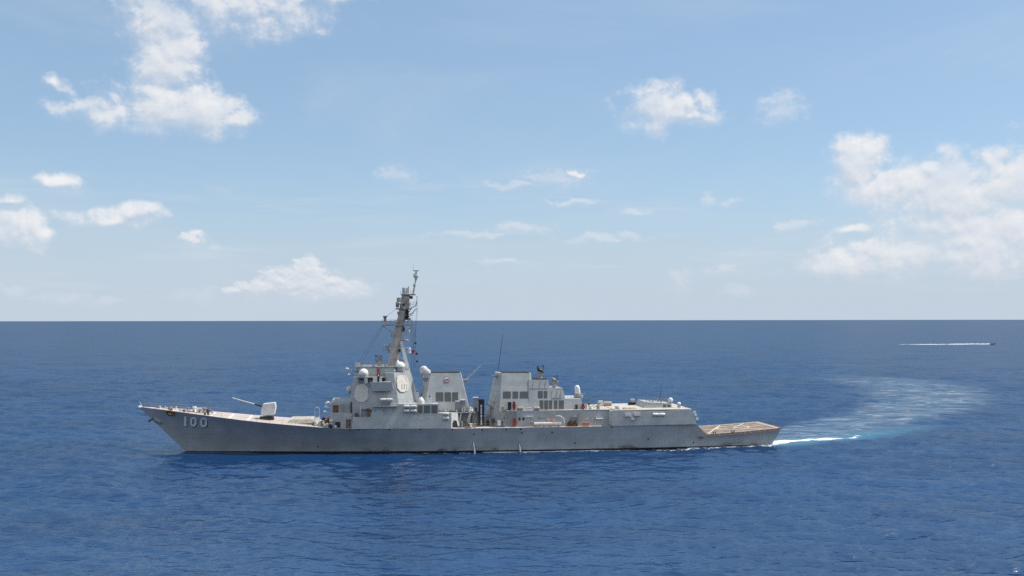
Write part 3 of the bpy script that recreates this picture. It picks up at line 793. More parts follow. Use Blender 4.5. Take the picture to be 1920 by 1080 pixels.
# tiers behind the after funnel
def tier(pts, name='after_house'):
    mb = MB(); a = slab(mb, pts); o = part(mb, name, 'grey'); return o, plane(a[0], a[1], a[-1])
t1, q1 = tier([(992, 768, -6.3), (1035, 768, -6.3), (1028, 711.5, -4.4), (991, 711.5, -4.4)], 'director_house')
t2, q2 = tier([(1024, 768, -6.2), (1064, 768, -6.2), (1055.5, 729.5, -4.9), (1030, 729.5, -4.9)], 'director_house')
t3, q3 = tier([(1056, 768, -6.0), (1095, 768, -6.0), (1089, 747.5, -5.3), (1056, 747.5, -5.3)], 'weapon_house')
for x0, x1 in ((1008.5, 1017.5), (1019.5, 1026)): part(panel(MB(), q1, rect(x0, x1, 733, 746.5, .5), .03), 'louvre', 'louvre', t1)
for x0, x1 in ((1011.5, 1018.5), (1020.5, 1027.5), (1029, 1035)): part(panel(MB(), q1, rect(x0, x1, 750.5, 767, .3), .03), 'louvre', 'louvre', t1)
for x0, x1 in ((1038.5, 1045), (1047.5, 1057)): part(panel(MB(), q2, rect(x0, x1, 750.5, 767, .3), .03), 'louvre', 'louvre', t2)
for t, q, ys in ((t1, q1, 728), (t2, q2, 746)):
    mb = MB()
    x0, x1 = ((994, 1027), (1030, 1054))[t is t2]
    panel(mb, q, rect(x0, x1, ys, ys + .7), .06); part(mb, 'ledge', 'greyd', t)
    mb = MB()
    for f in (.12, .5, .82):
        x = x0 + (x1 - x0) * f; panel(mb, q, [(x + 2.2, ys - 14), (x + 2.8, ys - 14), (x + .5, ys - .5), (x - .1, ys - .5)], .07)
    SPLIT.add('pipe_run'); part(mb, 'pipe_run', 'greyd', t)
part(box_px(MB(), 998, 1027, 710.3, 711.5, -4.4, 4.4), 'director_platform', 'black', t1)
part(box_px(MB(), 1030, 1056, 728.4, 729.5, -4.9, 4.9), 'director_platform', 'greyd', t2)

# missile illuminator dishes on pedestals
def illuminator(px, ybase, py, v, aim, m, r=1.15):
    b = at(px, ybase, v); c = at(px, py, v); aim = Vector(aim).normalized()
    mb = MB(); mb.lathe((b.x, v, b.z), [(.62, 0), (.55, .3), (.5, c.z - b.z - .6), (.62, c.z - b.z - .3)], n=12); mb.box(b.x - .45, b.x + .45, v - .75, v + .75, c.z - .7, c.z + .1)
    o = part(mb, 'illuminator', 'mast')
    mb = MB(); mb.lathe(c, [(.25, -.75), (r * .45, -.45), (r * .8, -.15), (r, .12), (r * 1.02, .2), (r * .8, .05), (r * .45, -.12), (.06, -.2)], aim, 20); d = part(mb, 'dish', m, o)
    mb = MB(); s = aim.orthogonal().normalized()
    for q in (0, 2.1, 4.2): mb.tube(c + aim * .15 + (Matrix.Rotation(q, 3, aim) @ s) * r * .95, c + aim * 1.25, .05, n=5)
    mb.tube(c + aim * 1.15, c + aim * 1.4, .16); part(mb, 'feed', 'black', d); return o


illuminator(1012.5, 710.5, 693.5, -1.5, (.75, -.2, .9), 'black', 1.2)
illuminator(1039.5, 728.5, 712.5, -1.8, (.65, -.15, .95), 'greyd', 1.15)
illuminator(711, 688.5, 673.5, -1.0, (-.7, -.25, .75), 'greyd', 1.05)

# close-in gun on the weapon house
c = at(1084.5, 748, -2.6); zz = c.z
mb = MB(); mb.lathe((c.x, -2.6, zz - .1), [(.95, 0), (.95, .35), (1.15, .5), (1.15, .9), (.9, 1.35), (.6, 1.45)], n=14)
cw = part(mb, 'close_in_gun', 'greyd')
mb = MB(); d0 = at(1083.6, 740, -2.6); d1 = at(1081.6, 725, -2.6); ax = d1 - d0
mb.lathe(d0, [(.62, -.4), (.66, 0), (.66, ax.length * .8), (.6, ax.length * 1.0), (.4, ax.length * 1.13), (.1, ax.length * 1.18)], ax); part(mb, 'radar_dome', 'white', cw)
mb = MB(); mb.tube(at(1085.5, 739.5, -2.6), at(1097, 738, -2.6), .11, .09); mb.box(d0.x - .3, d0.x + .9, -3.3, -1.9, d0.z - .35, d0.z + .35); part(mb, 'gun_barrel', 'greyd', cw)

# after house at main deck level
zr = z_of(1050, 769.5, -7.6)
mb = MB(); a = slab(mb, [(947, 801.3, -7.75), (1150, 797, -7.75), (1150, 769.7, -7.5), (949, 769.7, -7.5)])
ah = part(mb, 'after_house', 'grey'); q4 = plane(a[0], a[1], a[2])
mb = MB(); a = slab(mb, [tumble(1147, 798.7, 798), tumble(1306, 795.3, 798), tumble(1297, 768, 798), tumble(1250, 770.2, 798), tumble(1147, 770.2, 798)])
hg = part(mb, 'hangar', 'grey'); q5 = plane(a[0], a[1], a[-1])
# pale roofs
mb = MB()
for (x0, x1, vv) in ((949, 1150, 7.45), (1151, 1297, 9.2)):
    a = at(x0, 769.7, -vv); b = at(x1, 770, -vv); mb.box(a.x, b.x, -vv, vv, zr - .05 + (.006 if x0 > 1000 else 0), zr + .06)
part(mb, 'house_roof', 'roof')
ZR = zr + .06
# door, vents, reels on the after house side
part(panel(MB(), q4, rect(949, 968, 771, 799, 0), .04), 'shutter', 'greyd', ah)
for x in (972, 979): part(panel(MB(), q4, rect(x, x + 3.5, 783, 788), .06), 'vent', 'black', ah)
part(panel(MB(), q4, rect(1009, 1021, 782.6, 784.8), .35), 'vent_hood', 'greyd', ah)
part(panel(MB(), q4, rect(983, 998, 781.4, 782.2), .5), 'awning', 'white', ah)
def reel(px, y0, y1, v):
    c = at(px, (y0 + y1) / 2, v); mb = MB(); h = (at(px, y0, v).z - at(px, y1, v).z) / 2
    mb.lathe((c.x, c.y - .25, c.z + .1), [(.42, -.25), (.42, -.18), (.28, -.17), (.28, .17), (.42, .18), (.42, .25)], (0, 1, 0), 14); mb.box(c.x - .3, c.x + .3, v - .15, v + .15, c.z - h, c.z + h)
    return part(mb, 'fire_station', 'red')
reel(963.5, 753, 769, -7.0); reel(964.5, 784, 800, -8.1); reel(1093, 757, 769.5, -5.9)
part(box_px(MB(), 952.5, 958.5, 754, 768.5, -6.8, -6.2), 'equipment_cover', 'black')
for px, L in ((975, 1.35), (1006, 1.5)): raft(px, 766, -7.0, L, .48, 'tan')
part(box_px(MB(), 989, 996, 764, 769.5, -7.2, -6.6), 'deck_locker', 'white')
c = at(939.5, 793, -8.2); part(box_px(MB(), 933, 938.5, 789, 798, -8.4, -7.6), 'deck_locker', 'white')
railing([at(949, 769.4, -7.4), at(1147, 769.4, -7.4)], 1.0, 2, 1.8, .022)
railing([at(1063, 747.5, -5.2), at(1078, 747.5, -5.2)], .9, 2, 1.0, .022)
# stowed gangway shaped as a ribbed tube
c0, c1 = at(1001, 795, -8.9), at(1052, 794.5, -8.9)
mb = MB(); L = (c1 - c0).length; prof = [(.3, 0)]
for i in range(14):
    z = L * i / 14; prof += [(.46, z + .02), (.46, z + L / 30), (.40, z + L / 28), (.40, z + L / 14)]
mb.lathe(c0, prof, c1 - c0, 14); tt = part(mb, 'stowed_gangway', 'pale')
mb = MB()
for f in (.08, .35, .62, .9):
    p = c0.lerp(c1, f); mb.box(p.x - .15, p.x + .15, -9.2, -8.6, zdeck(p.x), p.z)
part(mb, 'mount', 'greyd', tt)
mb = MB(); cc_ = at(1046.5, 791, -9.0); pts = [cc_ + Vector((math.cos(t) * 1.5, 0, math.sin(t) * 1.45)) for t in [math.pi * (.62 - i * .08) for i in range(11)]]
mb.path(pts, .09); part(mb, 'davit_hoop', 'white')
part(box_px(MB(), 994, 999, 791, 800, -9.4, -8.9), 'davit', 'tan')
for x in (1027, 1037): part(MB().dome(at(x, 788.5, -8.2), .3, -.8), 'buoy', 'orange')
mb = MB()
for i in range(7): x = 1063 + i * 3; box_px(mb, x, x + 2.2, 793 - (i % 3) * 2.5, 799, -9 + .3 * (i % 2), -8.2)
part(mb, 'line_bin', 'rust')
mb = MB(); p = at(1078, 799, -8.5)
mb.tube(p, at(1084, 786, -8.5), .22); mb.tube(at(1084, 786, -8.5), at(1077, 780, -8.5), .18); mb.tube(at(1084, 786, -8.5), at(1086, 772, -8.5), .14); box_px(mb, 1073, 1079, 781, 785, -8.8, -8.1)
part(mb, 'davit', 'greyd')
mb = MB(); 
for i in range(6): box_px(mb, 1092 + i * 2.1, 1093.3 + i * 2.1, 793, 799, -9.4, -9.1)
box_px(mb, 1091.6, 1104.4, 792.4, 793.4, -9.45, -9.05); part(mb, 'net_basket', 'orange')
mb = MB(); mb.tube(at(1118, 780, -8.3), at(1118.5, 785, -8.3), .08); box_px(mb, 1118, 1131, 784.5, 786, -8.6, -7.9); part(mb, 'work_shelf', 'white', ah)
for x in (1097, 1101, 1110): part(panel(MB(), q4, rect(x, x + 2, 784, 786.5), .12), 'lamp_box', 'white', ah)
# side of the hangar
for x0, x1, y0, y1 in ((1171, 1182.5, 775.5, 781), (1188, 1199.5, 775, 780), (1182.5, 1188, 783, 787.5)): part(panel(MB(), q5, rect(x0, x1, y0, y1), .45), 'sensor_box', 'pale', hg)
for px in (1229, 1241): raft(px, 777.2, -9.75, 1.45, .34, 'white')
part(box_px(MB(), 1145, 1146.6, 771, 797, -9.6, -7.6), 'bulkhead_edge', 'pale', hg)
# things on the hangar roof
def covered_roll(x0, x1, y0, y1, v, m):
    a, b = at(x0, (y0 + y1) / 2, v), at(x1, (y0 + y1) / 2, v); r = (at(x0, y0, v).z - at(x0, y1, v).z) / 2
    mb = MB(); mb.canister(a, b, r); o = part(mb, 'canvas_covered_tube', m)
    mb = MB(); mb.box(a.x + .6, b.x - .6, v - .3, v + .3, ZR, a.z - r * .5); part(mb, 'cradle', 'rust', o)
covered_roll(1167, 1194, 763.5, 772, -7.2, 'tan'); covered_roll(1131, 1147, 752.5, 760.5, 3.0, 'tan')
for x0, x1, y0, y1, v in ((1150, 1164.5, 768.2, 773.2, -7.6), (1179.5, 1194, 754.7, 759.6, 3.8)):
    a = at(x0, y0, v); b = at(x1, y1, v); mb = MB(); mb.box(a.x, b.x, v, v + 1.4, ZR - .0, a.z); o = part(mb, 'hatch_coaming', 'black')
    mb = MB(); m_ = (a.x + b.x) / 2; mb.lathe((m_, v + .7, a.z), [(.35, 0), (.35, .55), (.5, .6), (.5, .85)]); mb.tube((m_ + .4, v + .5, a.z), (m_ + .4, v + .5, a.z + .9), .12); part(mb, 'vent', 'pale', o)
mb = MB(); box_px(mb, 1123, 1131, 752, 759.5, 2.2, 3.6); part(mb, 'deck_locker', 'pale')
mb = MB(); slab_pts = [(1203, 768.5, -4.6), (1262, 767.5, -4.6), (1258, 756.5, -4.3), (1212, 754.2, -4.3)]
a = slab(mb, slab_pts); hr = part(mb, 'hangar_roof_house', 'grey'); q6 = plane(a[0], a[1], a[2])
for x0, x1 in ((1243, 1249), (1251, 1257)): part(panel(MB(), q6, rect(x0, x1, 758.5, 766.5), .03), 'louvre', 'louvre', hr)
zq = z_of(1230, 756, -4.2)
railing([at(1212, 754.6, -4.2), at(1257, 756.6, -4.2)], 1.15, 3, .9, .035)
mb = MB()
for i in range(8):
    c = at(1211 + i * 5.5, 754, 2.0 - (i % 3) * 2); mb.box(c.x, c.x + .35, c.y, c.y + .4, zq - .3, zq + .3 + .5 * (i * 37 % 10) / 10)
part(mb, 'antenna_base', 'greyd', hr)
radome(1257, 750.2, -3.5, .62, .3, .5, cut=-.7)
radome(1273, 757, -4.5, .45, .42, .8, cut=-.1)
part(MB().tube(at(1236, 752, 0), at(1241, 722, 0), .09, .05), 'whip_antenna', 'rope')
part(MB().tube(at(933, 700, -1), at(942.5, 628, -1), .08, .05), 'whip_antenna', 'rope')
c = at(930, 706, -2.5); mb = MB(); mb.tube(c + Vector((-1.2, 0, .2)), c + Vector((1.4, .6, -.2)), .1); mb.box(c.x - .4, c.x + .6, -2.9, -2.1, c.z - .2, c.z + .35); part(mb, 'antenna_bracket', 'greyd', af)
for px in (1302, 1304, 1307):
    c = at(px, 773 + (px - 1302) * 2.5, -8.6); mb = MB(); mb.box(c.x - .2, c.x + .3, -8.8, -8.3, c.z - .25, c.z + .25); part(mb, 'flood_lamp', 'white', hg)
railing([at(1262, 767.6, -8.8), at(1296, 767.4, -8.8)], .9, 2, 1.3, .025)
# gantry clutter beside the weapon house
mb = MB()
for a, b, r in (((1112, 765, -6.5), (1124, 756, -6.5), .1), ((1100, 757, -6.5), (1104, 746, -6.5), .18), ((1118, 765, -6.5), (1126, 755, -6.5), .08), ((1106, 764, -5), (1116, 757, -5), .1)): mb.tube(at(*a), at(*b), r)
part(mb, 'winch_frame', 'greyd')
for x0, x1, y0, y1, m_ in ((1097, 1101, 757, 769, 'pale'), (1079, 1083, 759, 769, 'black'), (1119, 1124, 762, 768, 'tan'), (1104, 1109, 764, 769, 'pale')): part(box_px(MB(), x0, x1, y0, y1, -6.4, -5.9), 'stowage_box', m_)
# flight deck nets
mb = MB()
for sgn in (-1, 1):
    n = 14
    for i in range(n):
        u0 = UF + .8 + (LOA - UF - 1.6) * i / n; u1 = UF + .8 + (LOA - UF - 1.6) * (i + .92) / n
        z0, z1 = zf(u0) - .02, zf(u1) - .02
        a, b = (u0, sgn * (hbd(u0) + .02), z0), (u1, sgn * (hbd(u1) + .02), z1); c, d = (u1, sgn * (hbd(u1) + .75), z1 - .42), (u0, sgn * (hbd(u0) + .75), z0 - .42)
        for p, q in ((a, b), (b, c), (c, d), (d, a)): mb.tube(p, q, .045, n=5)
        for j in range(1, 5):
            t = j / 5; mb.tube(Vector(a).lerp(Vector(b), t), Vector(d).lerp(Vector(c), t), .022, n=4); mb.tube(Vector(a).lerp(Vector(d), t), Vector(b).lerp(Vector(c), t), .022, n=4)
for i in range(6):
    v0 = -6.8 + 13.6 * i / 6; v1 = v0 + 2.1; u = LOA; z = zf(u)
    for p, q in (((u, v0, z), (u + 1.0, v0, z + .25)), ((u + 1.0, v0, z + .25), (u + 1.0, v1, z + .25)), ((u + 1.0, v1, z + .25), (u, v1, z))): mb.tube(p, q, .045, n=5)
part(mb, 'safety_net', 'net', fd)
mb = MB()
for px in (1318, 1337, 1341, 1372, 1376): c = at(px, 815 - (px - 1318) * .09, -8.6); mb.lathe((c.x, c.y, zf(c.x)), [(.16, 0), (.16, .4), (.24, .42), (.24, .55)], n=8)
part(mb, 'bollard', 'greyd', fd)
mb = MB(); a = at(1311, 818, -9.35); b = at(1319, 822, -9.35); mb.box(a.x, b.x, -9.5, -9.2, b.z, a.z); part(mb, 'draught_plate', 'net', hull)

# --- gun
gx = u_of(500, 0); gz = zdeck(gx)
mb = MB(); mb.lathe((gx, 0, gz - .1), [(1.75, 0), (1.75, .45), (1.6, .75)], n=24); tur = part(mb, 'gun_turret', 'black')
mb = MB(); Q = [(488.5, 778), (513, 778), (515.8, 763.5), (514.3, 755.5), (492.3, 758), (489.6, 768)]
a = [at(x, y, -1.75) for x, y in Q]
rings = []
for v, sc in ((-1.75, .0), (-1.3, .0), (1.3, .0), (1.75, .0)): pass
lo = min(p.z for p in a); cxm = sum(p.x for p in a) / 6
port = [Vector((p.x, -1.75 + .35 * ((p.z - lo) / 3), p.z)) for p in a]; stb = [Vector((p.x, -p.y, p.z)) for p in port]
mb.add(port + stb, [tuple(range(6)), tuple(range(11, 5, -1))] + [(i, (i + 1) % 6, (i + 1) % 6 + 6, i + 6) for i in range(6)])
part(mb, 'gun_house', 'pale', tur)
mb = MB(); b0, b1, b2 = at(491, 761.8, 0), at(477, 757.8, 0), at(438.5, 746.8, 0); mb.tube(b1, b2, .13, .09, 10); mb.tube(b2, b2 + (b2 - b1).normalized() * .35, .13, .13, 10); bl = part(mb, 'gun_barrel', 'pale', tur)
part(MB().tube(b0 + Vector((.6, 0, -.15)), b1, .27, .19, 10), 'barrel_sleeve', 'black', bl)
# forward missile launcher block, breakwater and bow gear
mb = MB(); a = at(541, 791, -3.6); b = at(588, 786, -3.6)
z0 = zdeck(a.x) - .2
mb.hexa([(a.x, -4.2, z0), (b.x, -4.2, z0), (b.x, 4.2, z0), (a.x, 4.2, z0)], [(a.x + .2, -3.9, b.z), (b.x - .2, -3.9, b.z), (b.x - .2, 3.9, b.z), (a.x + .2, 3.9, b.z)])
vl = part(mb, 'missile_launcher', 'roof')
mb = MB()
for i in range(4):
    for j in range(8):
        x = a.x + .7 + i * (b.x - a.x - 1.2) / 4; y = -3.5 + j * .9; mb.box(x, x + .95, y, y + .7, b.z, b.z + .05)
part(mb, 'launcher_hatch', 'roof', vl)
mb = MB(); a = at(588, 789, -4); mb.add([(a.x + .6, -6.6, zdeck(a.x) - .1), (a.x - 1.0, 0, zdeck(a.x) - .1), (a.x + .6, 6.6, zdeck(a.x) - .1), (a.x + .6, -6.6, zdeck(a.x) + .8), (a.x - 1.0, 0, zdeck(a.x) + 1.0), (a.x + .6, 6.6, zdeck(a.x) + .8),
        (a.x + .75, -6.6, zdeck(a.x) - .1), (a.x - .85, 0, zdeck(a.x) - .1), (a.x + .75, 6.6, zdeck(a.x) - .1), (a.x + .75, -6.6, zdeck(a.x) + .8), (a.x - .85, 0, zdeck(a.x) + 1.0), (a.x + .75, 6.6, zdeck(a.x) + .8)],
       [(0, 1, 4, 3), (1, 2, 5, 4), (7, 6, 9, 10), (8, 7, 10, 11), (3, 4, 10, 9), (4, 5, 11, 10), (0, 3, 9, 6), (2, 8, 11, 5)]); part(mb, 'breakwater', 'pale')
mb = MB(); mb.path([at(590, 802, -8), at(590, 766, -8), at(592, 763.5, -8), at(597, 764, -8), at(598.5, 768, -8)], .07); mb.tube(at(598.5, 768, -8), at(598.5, 799, -8), .05); 
for y in range(768, 800, 4): mb.tube(at(590, y, -8), at(598.5, y, -8), .03, n=5)
part(mb, 'ladder_frame', 'pale')
# clutter ahead of the forward house: reels, covers, rafts
for i, (px, py, v, m_, r) in enumerate(((605, 793, -6.8, 'tan', .5), (612, 790, -6.6, 'rust', .45), (609, 799, -8.4, 'pale', .45), (620, 799, -8.7, 'black', .4), (615, 784, -6.0, 'orange', .35), (613, 796, -8.0, 'white', .35), (629, 800, -8.9, 'white', .25), (606, 786, -5, 'black', .4), (621, 789, -7.8, 'pale', .4))):
    c = at(px, py, v); mb = MB(); mb.lathe(c, [(r * .7, -r), (r, -r * .6), (r * .8, 0), (r, r * .6), (r * .6, r)], (.3 * math.sin(i * 2), .5, math.cos(i * 1.7)), 9); mb.box(c.x - r * .6, c.x + r * .6, v - r * .3, v + r * .3, zdeck(c.x) - .03, c.z); part(mb, 'hose_reel', m_)
for i, (px, py, v, m_) in enumerate(((676, 779, -8.9, 'rust'), (682, 778, -9.0, 'greyd'), (669, 779, -8.8, 'black'), (687, 779, -8.9, 'pale'), (664, 779, -8.6, 'greyd'), (690, 770, -9.0, 'rust'))):
    c = at(px, py, v); mb = MB(); z0 = z_of(675, 782, -9.4); mb.box(c.x - .35, c.x + .35, v - .3, v + .3, z0, c.z + .25 * (i % 3)); mb.tube((c.x, v, z0), (c.x + .3, v, c.z + .9), .05); part(mb, 'stowage_box', m_)
part(MB().tube(at(675.5, 782, -9.2), at(675.5, 761, -9.2), .06), 'flag_pole', 'white')
railing([at(661, 782, -9.4), at(694, 782, -9.4)], 1.05, 3, 1.0, .028)
railing([at(622, 753, -5.6), at(660, 753, -5.6)], 1.1, 3, 1.0, .025)
for px, py in ((614.5, 757), (613, 763), (617, 755), (611, 772)):
    c = at(px, py, -5.5); mb = MB(); mb.tube(c, c + Vector((-.5, -.1, .15)), .2, .28); mb.tube(c, c + Vector((1.2, .3, -.3)), .07); part(mb, 'flood_lamp', 'white', fh)
rb = random.Random(4)
for i in range(22):
    px = rb.uniform(290, 396); v = rb.uniform(-.8, .8) * 5 * min(1, (px - 265) / 110); u = u_of(px, v); h = rb.uniform(.25, .8); w = rb.uniform(.12, .4)
    if abs(v) < hbd(u) - .6: part(MB().box(u, u + w * 1.6, v, v + w, zd_(u) - .01, zd_(u) + h), 'deck_fitting', rb.choice(('greyd', 'pale', 'rust', 'tan', 'black', 'white')))
# bow: capstans, bitts, chain, anchors
for px, v, r, h, m_ in ((364.5, .6, .5, 1.2, 'white'), (383, 1.5, .55, 1.1, 'greyd'), (345, -2.5, .3, .6, 'rust'), (352, 2, .3, .7, 'greyd'), (330, 1.2, .25, .7, 'pale'), (318, -1.6, .22, .6, 'greyd'), (384, -4, .3, .6, 'black'), (390, -3.4, .3, .6, 'black'), (300, .6, .2, .6, 'pale'), (310, .9, .2, .5, 'pale')):
    u = u_of(px, v); mb = MB(); mb.lathe((u, v, zd_(u) - .02), [(r * 1.15, 0), (r * .75, h * .2), (r * .7, h * .7), (r, h * .8), (r * .9, h)], n=12); part(mb, 'capstan' if r > .4 else 'mooring_bitt', m_)
mb = MB()
for i in range(26):
    u = u_of(338 + i * 1.7, -1); mb.box(u - .14, u + .16, -1.25 + .05 * (i % 2), -1.0 + .05 * (i % 2), zd_(u), zd_(u) + .18)
part(mb, 'anchor_chain', 'rust')
a = u_of(366, 1.0); mb = MB(); mb.box(a, a + 2.1, 1.2, 2.4, zd_(a), zd_(a) + .75); part(mb, 'deck_locker', 'pale')
part(MB().tube((.9, 0, zdeck(.9) - .1), (.1, 0, zdeck(0) + 1.3), .06), 'jackstaff', 'pale')
mb = MB(); mb.lathe((.25, 0, zdeck(0) - .15), [(.5, 0), (.45, .3), (.2, .42)], n=10); part(mb, 'bow_chock', 'white')
def anchor(c, out, s):
    out = Vector(out).normalized(); up = Vector((0, 0, 1)); sd_ = out.cross(up).normalized(); up = sd_.cross(out)
    mb = MB(); mb.tube(c - out * 1.0 * s, c + out * .75 * s, .16 * s); mb.tube(c + out * .75 * s - sd_ * .65 * s, c + out * .75 * s + sd_ * .65 * s, .22 * s)
    for q in (-1, 1):
        a = c + out * .75 * s + sd_ * .6 * s * q; mb.tube(a, a - out * .55 * s + sd_ * .4 * s * q + up * .15 * s, .2 * s, .06 * s)
    return part(mb, 'anchor', 'rust', hull)
c = at(291, 785.5, -.2); anchor(c + Vector((-.6, 0, 0)), (-.75, -.1, -.45), 1.15)
mb = MB(); mb.tube(at(300, 790, -.2) + Vector((.3, .1, 0)), at(289, 785.5, -.25), .75, .5, 12); part(mb, 'anchor_bolster', 'hull', hull)
c = on_hull(319, 773.5, .05); mb = MB(); pts = [(310.5, 770), (327, 772.5), (326, 776), (321, 779.5), (314.5, 778.5), (311, 774)]
A = [on_hull(x, y, -.2) for x, y in pts]; B = [on_hull(x, y, .35) for x, y in pts]; n = 6
mb.add(A + B, [tuple(range(n)), tuple(range(2 * n - 1, n - 1, -1))] + [(i, (i + 1) % n, (i + 1) % n + n, i + n) for i in range(n)])
part(mb, 'anchor_bolster', 'rust', hull); anchor(c + Vector((.2, -.35, .1)), (.3, -.5, -.8), .8)
# scuttle holes and fittings along the side
for i, (px, py) in enumerate(((904, 805.5), (949, 804.5), (976, 803.8), (1035, 810), (1215, 822.5), (596, 836), (887, 828.5), (973.5, 832.5), (730, 804.6), (788, 804.3), (656, 805), (673, 805), (848, 804), (1147, 800), (888, 813), (978, 811), (1078, 830), (1300, 829))):
    p = on_hull(px, py + .7, .02); mb = MB(); mb.lathe(p + Vector((0, .1, 0)), [(.2, -.15), (.2, .1), (.12, .14)], (0, -1, 0), 10); part(mb, 'scupper', 'black', hull)

# --- mast
mb = MB(); rings = []
for px, py, w, v in ((735.5, 690, 19.5, 1.35), (740.5, 655, 18, 1.2), (747.5, 622, 16.5, 1.05), (754.5, 590, 15.5, .95), (761.5, 553, 15, .9)):
    c = at(px, py, 0); h = w / 2 / 7.75; rings.append([(c.x - h, -v * .75, c.z), (c.x + h * .35, -v, c.z), (c.x + h, -v * .5, c.z), (c.x + h, v * .5, c.z), (c.x + h * .35, v, c.z), (c.x - h, v * .75, c.z)])
mb.loft(rings); mast = part(mb, 'mast', 'mast')
for sgn in (-1, 1):
    a, b = at(752, 640, -.6), at(776, 735, -3.2); a.y *= -sgn; b.y *= -sgn
    mb = MB(); mb.hexa([(b.x - .55, b.y - .4, b.z), (b.x + .55, b.y - .4, b.z), (b.x + .55, b.y + .4, b.z), (b.x - .55, b.y + .4, b.z)], [(a.x - .35, a.y - .3, a.z), (a.x + .35, a.y - .3, a.z), (a.x + .35, a.y + .3, a.z), (a.x - .35, a.y + .3, a.z)])
    part(mb, 'mast_leg', 'pale', mast)
    mb = MB(); c = at(777, 735, -3.2); mb.box(c.x - .6, c.x + 1.0, sgn * 3.2 - .6, sgn * 3.2 + .6, c.z - 2.2, c.z); part(mb, 'leg_foot', 'pale', mast)
mb = MB(); mb.tube(at(740, 664, 0), at(765, 678, 0), .1); mb.tube(at(744, 637, -.6), at(766, 639, -.6), .15); mb.tube(at(757, 637, -.8), at(765, 638.5, -.8), .28); mb.tube(at(735, 655, 0), at(770, 652, 0), .14); part(mb, 'cross_brace', 'mast', mast)
# main yard platform
def platform(x0, x1, y, v, t=.3, name='platform', m='greyd'):
    a = at(x0, y, 0); b = at(x1, y, 0); mb = MB(); mb.box(a.x, b.x, -v, v, a.z - t, a.z); return part(mb, name, m, mast), a, b
pf, a, b = platform(716, 775, 608.5, 1.4)
railing([(a.x, -1.35, a.z), (b.x - .3, -1.35, a.z)], 1.15, 3, 1.0, .04, pf); railing([(a.x, 1.35, a.z), (b.x - .3, 1.35, a.z)], 1.15, 3, 1.0, .04, pf)
mb = MB()
for p, q in (((717, 611, -.9), (743, 627.5, -.7)), ((717, 611, .9), (743, 627.5, .7)), ((770, 612, -.9), (755, 634, -.5)), ((770, 612, .9), (755, 634, .5))): mb.tube(at(*p), at(*q), .13)
part(mb, 'brace', 'mast', mast)
def t_radar(px, py, ybase, L=1.2):
    c = at(px, py, 0); b = at(px, ybase, 0); mb = MB(); mb.lathe((b.x, 0, b.z), [(.35, 0), (.3, c.z - b.z - .5), (.45, c.z - b.z - .3), (.3, c.z - b.z - .1)], n=10); mb.box(c.x - L / 2, c.x + L / 2, -.5, .5, c.z - .12, c.z + .1); return part(mb, 'navigation_radar', 'greyd', mast)
t_radar(722, 593, 608, 1.1)
part(MB().box(at(718, 606, 0).x, at(727, 606, 0).x, -.8, .8, a.z, a.z + .7), 'equipment_box', 'pale', mast)
# yardarms across the ship
mb = MB(); c = at(768, 610, 0); mb.tube((c.x, -7.5, c.z - .2), (c.x, 7.5, c.z - .2), .14, n=8); mb.tube((c.x, -7.2, c.z - .2), (c.x, -.7, c.z - 2.2), .08); mb.tube((c.x, 7.2, c.z - .2), (c.x, .7, c.z - 2.2), .08)
part(mb, 'yardarm', 'mast', mast)
# small platform on the fore side
c = at(718, 655.5, 0); d = at(741, 655.5, 0); mb = MB(); mb.box(c.x, d.x, -.7, .7, c.z - .2, c.z); mb.tube(at(728, 657, 0), at(732, 664, 0), .12); p2 = part(mb, 'platform', 'greyd', mast)
mb = MB(); e = at(723, 646, 0); mb.lathe((e.x, 0, c.z), [(.2, 0), (.2, .8), (.5, .9), (.5, 1.15)], n=10); mb.tube((e.x + .6, .2, c.z), (e.x + .6, .2, c.z + .9), .18); mb.box(e.x + 1.2, e.x + 1.7, -.4, .3, c.z, c.z + .6); part(mb, 'sensor', 'pale', p2)
railing([(c.x, -.65, c.z), (d.x, -.65, c.z)], .9, 2, .9, .03, p2)
# upper platforms and antennas
pf2, a, b = platform(742, 771, 578, 1.3, .3)
mb = MB(); c = at(746, 571, -.4)
box_px(mb, 744, 752, 558, 566, -1.0, .6); box_px(mb, 742, 748.5, 566.5, 576, -1.1, .7); box_px(mb, 751, 768, 563, 577, -1.15, 1.15); box_px(mb, 753, 767, 556, 564, -1.25, 1.25); part(mb, 'equipment_box', 'mast', mast)
part(MB().tube(at(744, 577, -.6), at(752, 584, -.5), .12), 'brace', 'mast', mast)
mb = MB(); box_px(mb, 764, 774, 555, 560, -1.0, 1.0); part(mb, 'equipment_box', 'soot', mast)
mb = MB(); box_px(mb, 759.5, 766.5, 574, 600, -.8, .8); part(mb, 'cable_trunk', 'soot', mast)
mb = MB()
for p, q in (((770, 577, 0), (781.5, 573.5, 0)), ((774, 575, -.5), (766, 586, -.4)), ((781.5, 578, -.4), (766, 595, -.4)), ((775, 586.5, -.4), (765, 590, -.4)), ((782, 573, -.8), (782, 555, -.8)), ((779, 574, -.8), (782, 564, -.8))): mb.tube(at(*p), at(*q), .1)
part(mb, 'halyard_outrigger', 'mast', mast)
railing([at(770, 576, -.6), at(782, 573.5, -.6)], 1.1, 2, .8, .04, pf2)
for x, y, w, h, v, m_ in ((743, 573, 5, 4, -1.5, 'greyd'), (749, 565, 3, 5, -1.5, 'pale'), (755, 572, 4, 3, -1.6, 'soot'), (761, 569, 3, 6, -1.5, 'greyd'), (767, 573, 3, 5, -1.3, 'pale'), (753, 558, 4, 3, -1.5, 'greyd'), (764, 560, 4, 3, -1.5, 'mast'), (756.5, 579, 4, 3, -1.4, 'pale')):
    part(box_px(MB(), x, x + w, y - h, y, v - .3, v + .4), 'sensor', m_, mast)
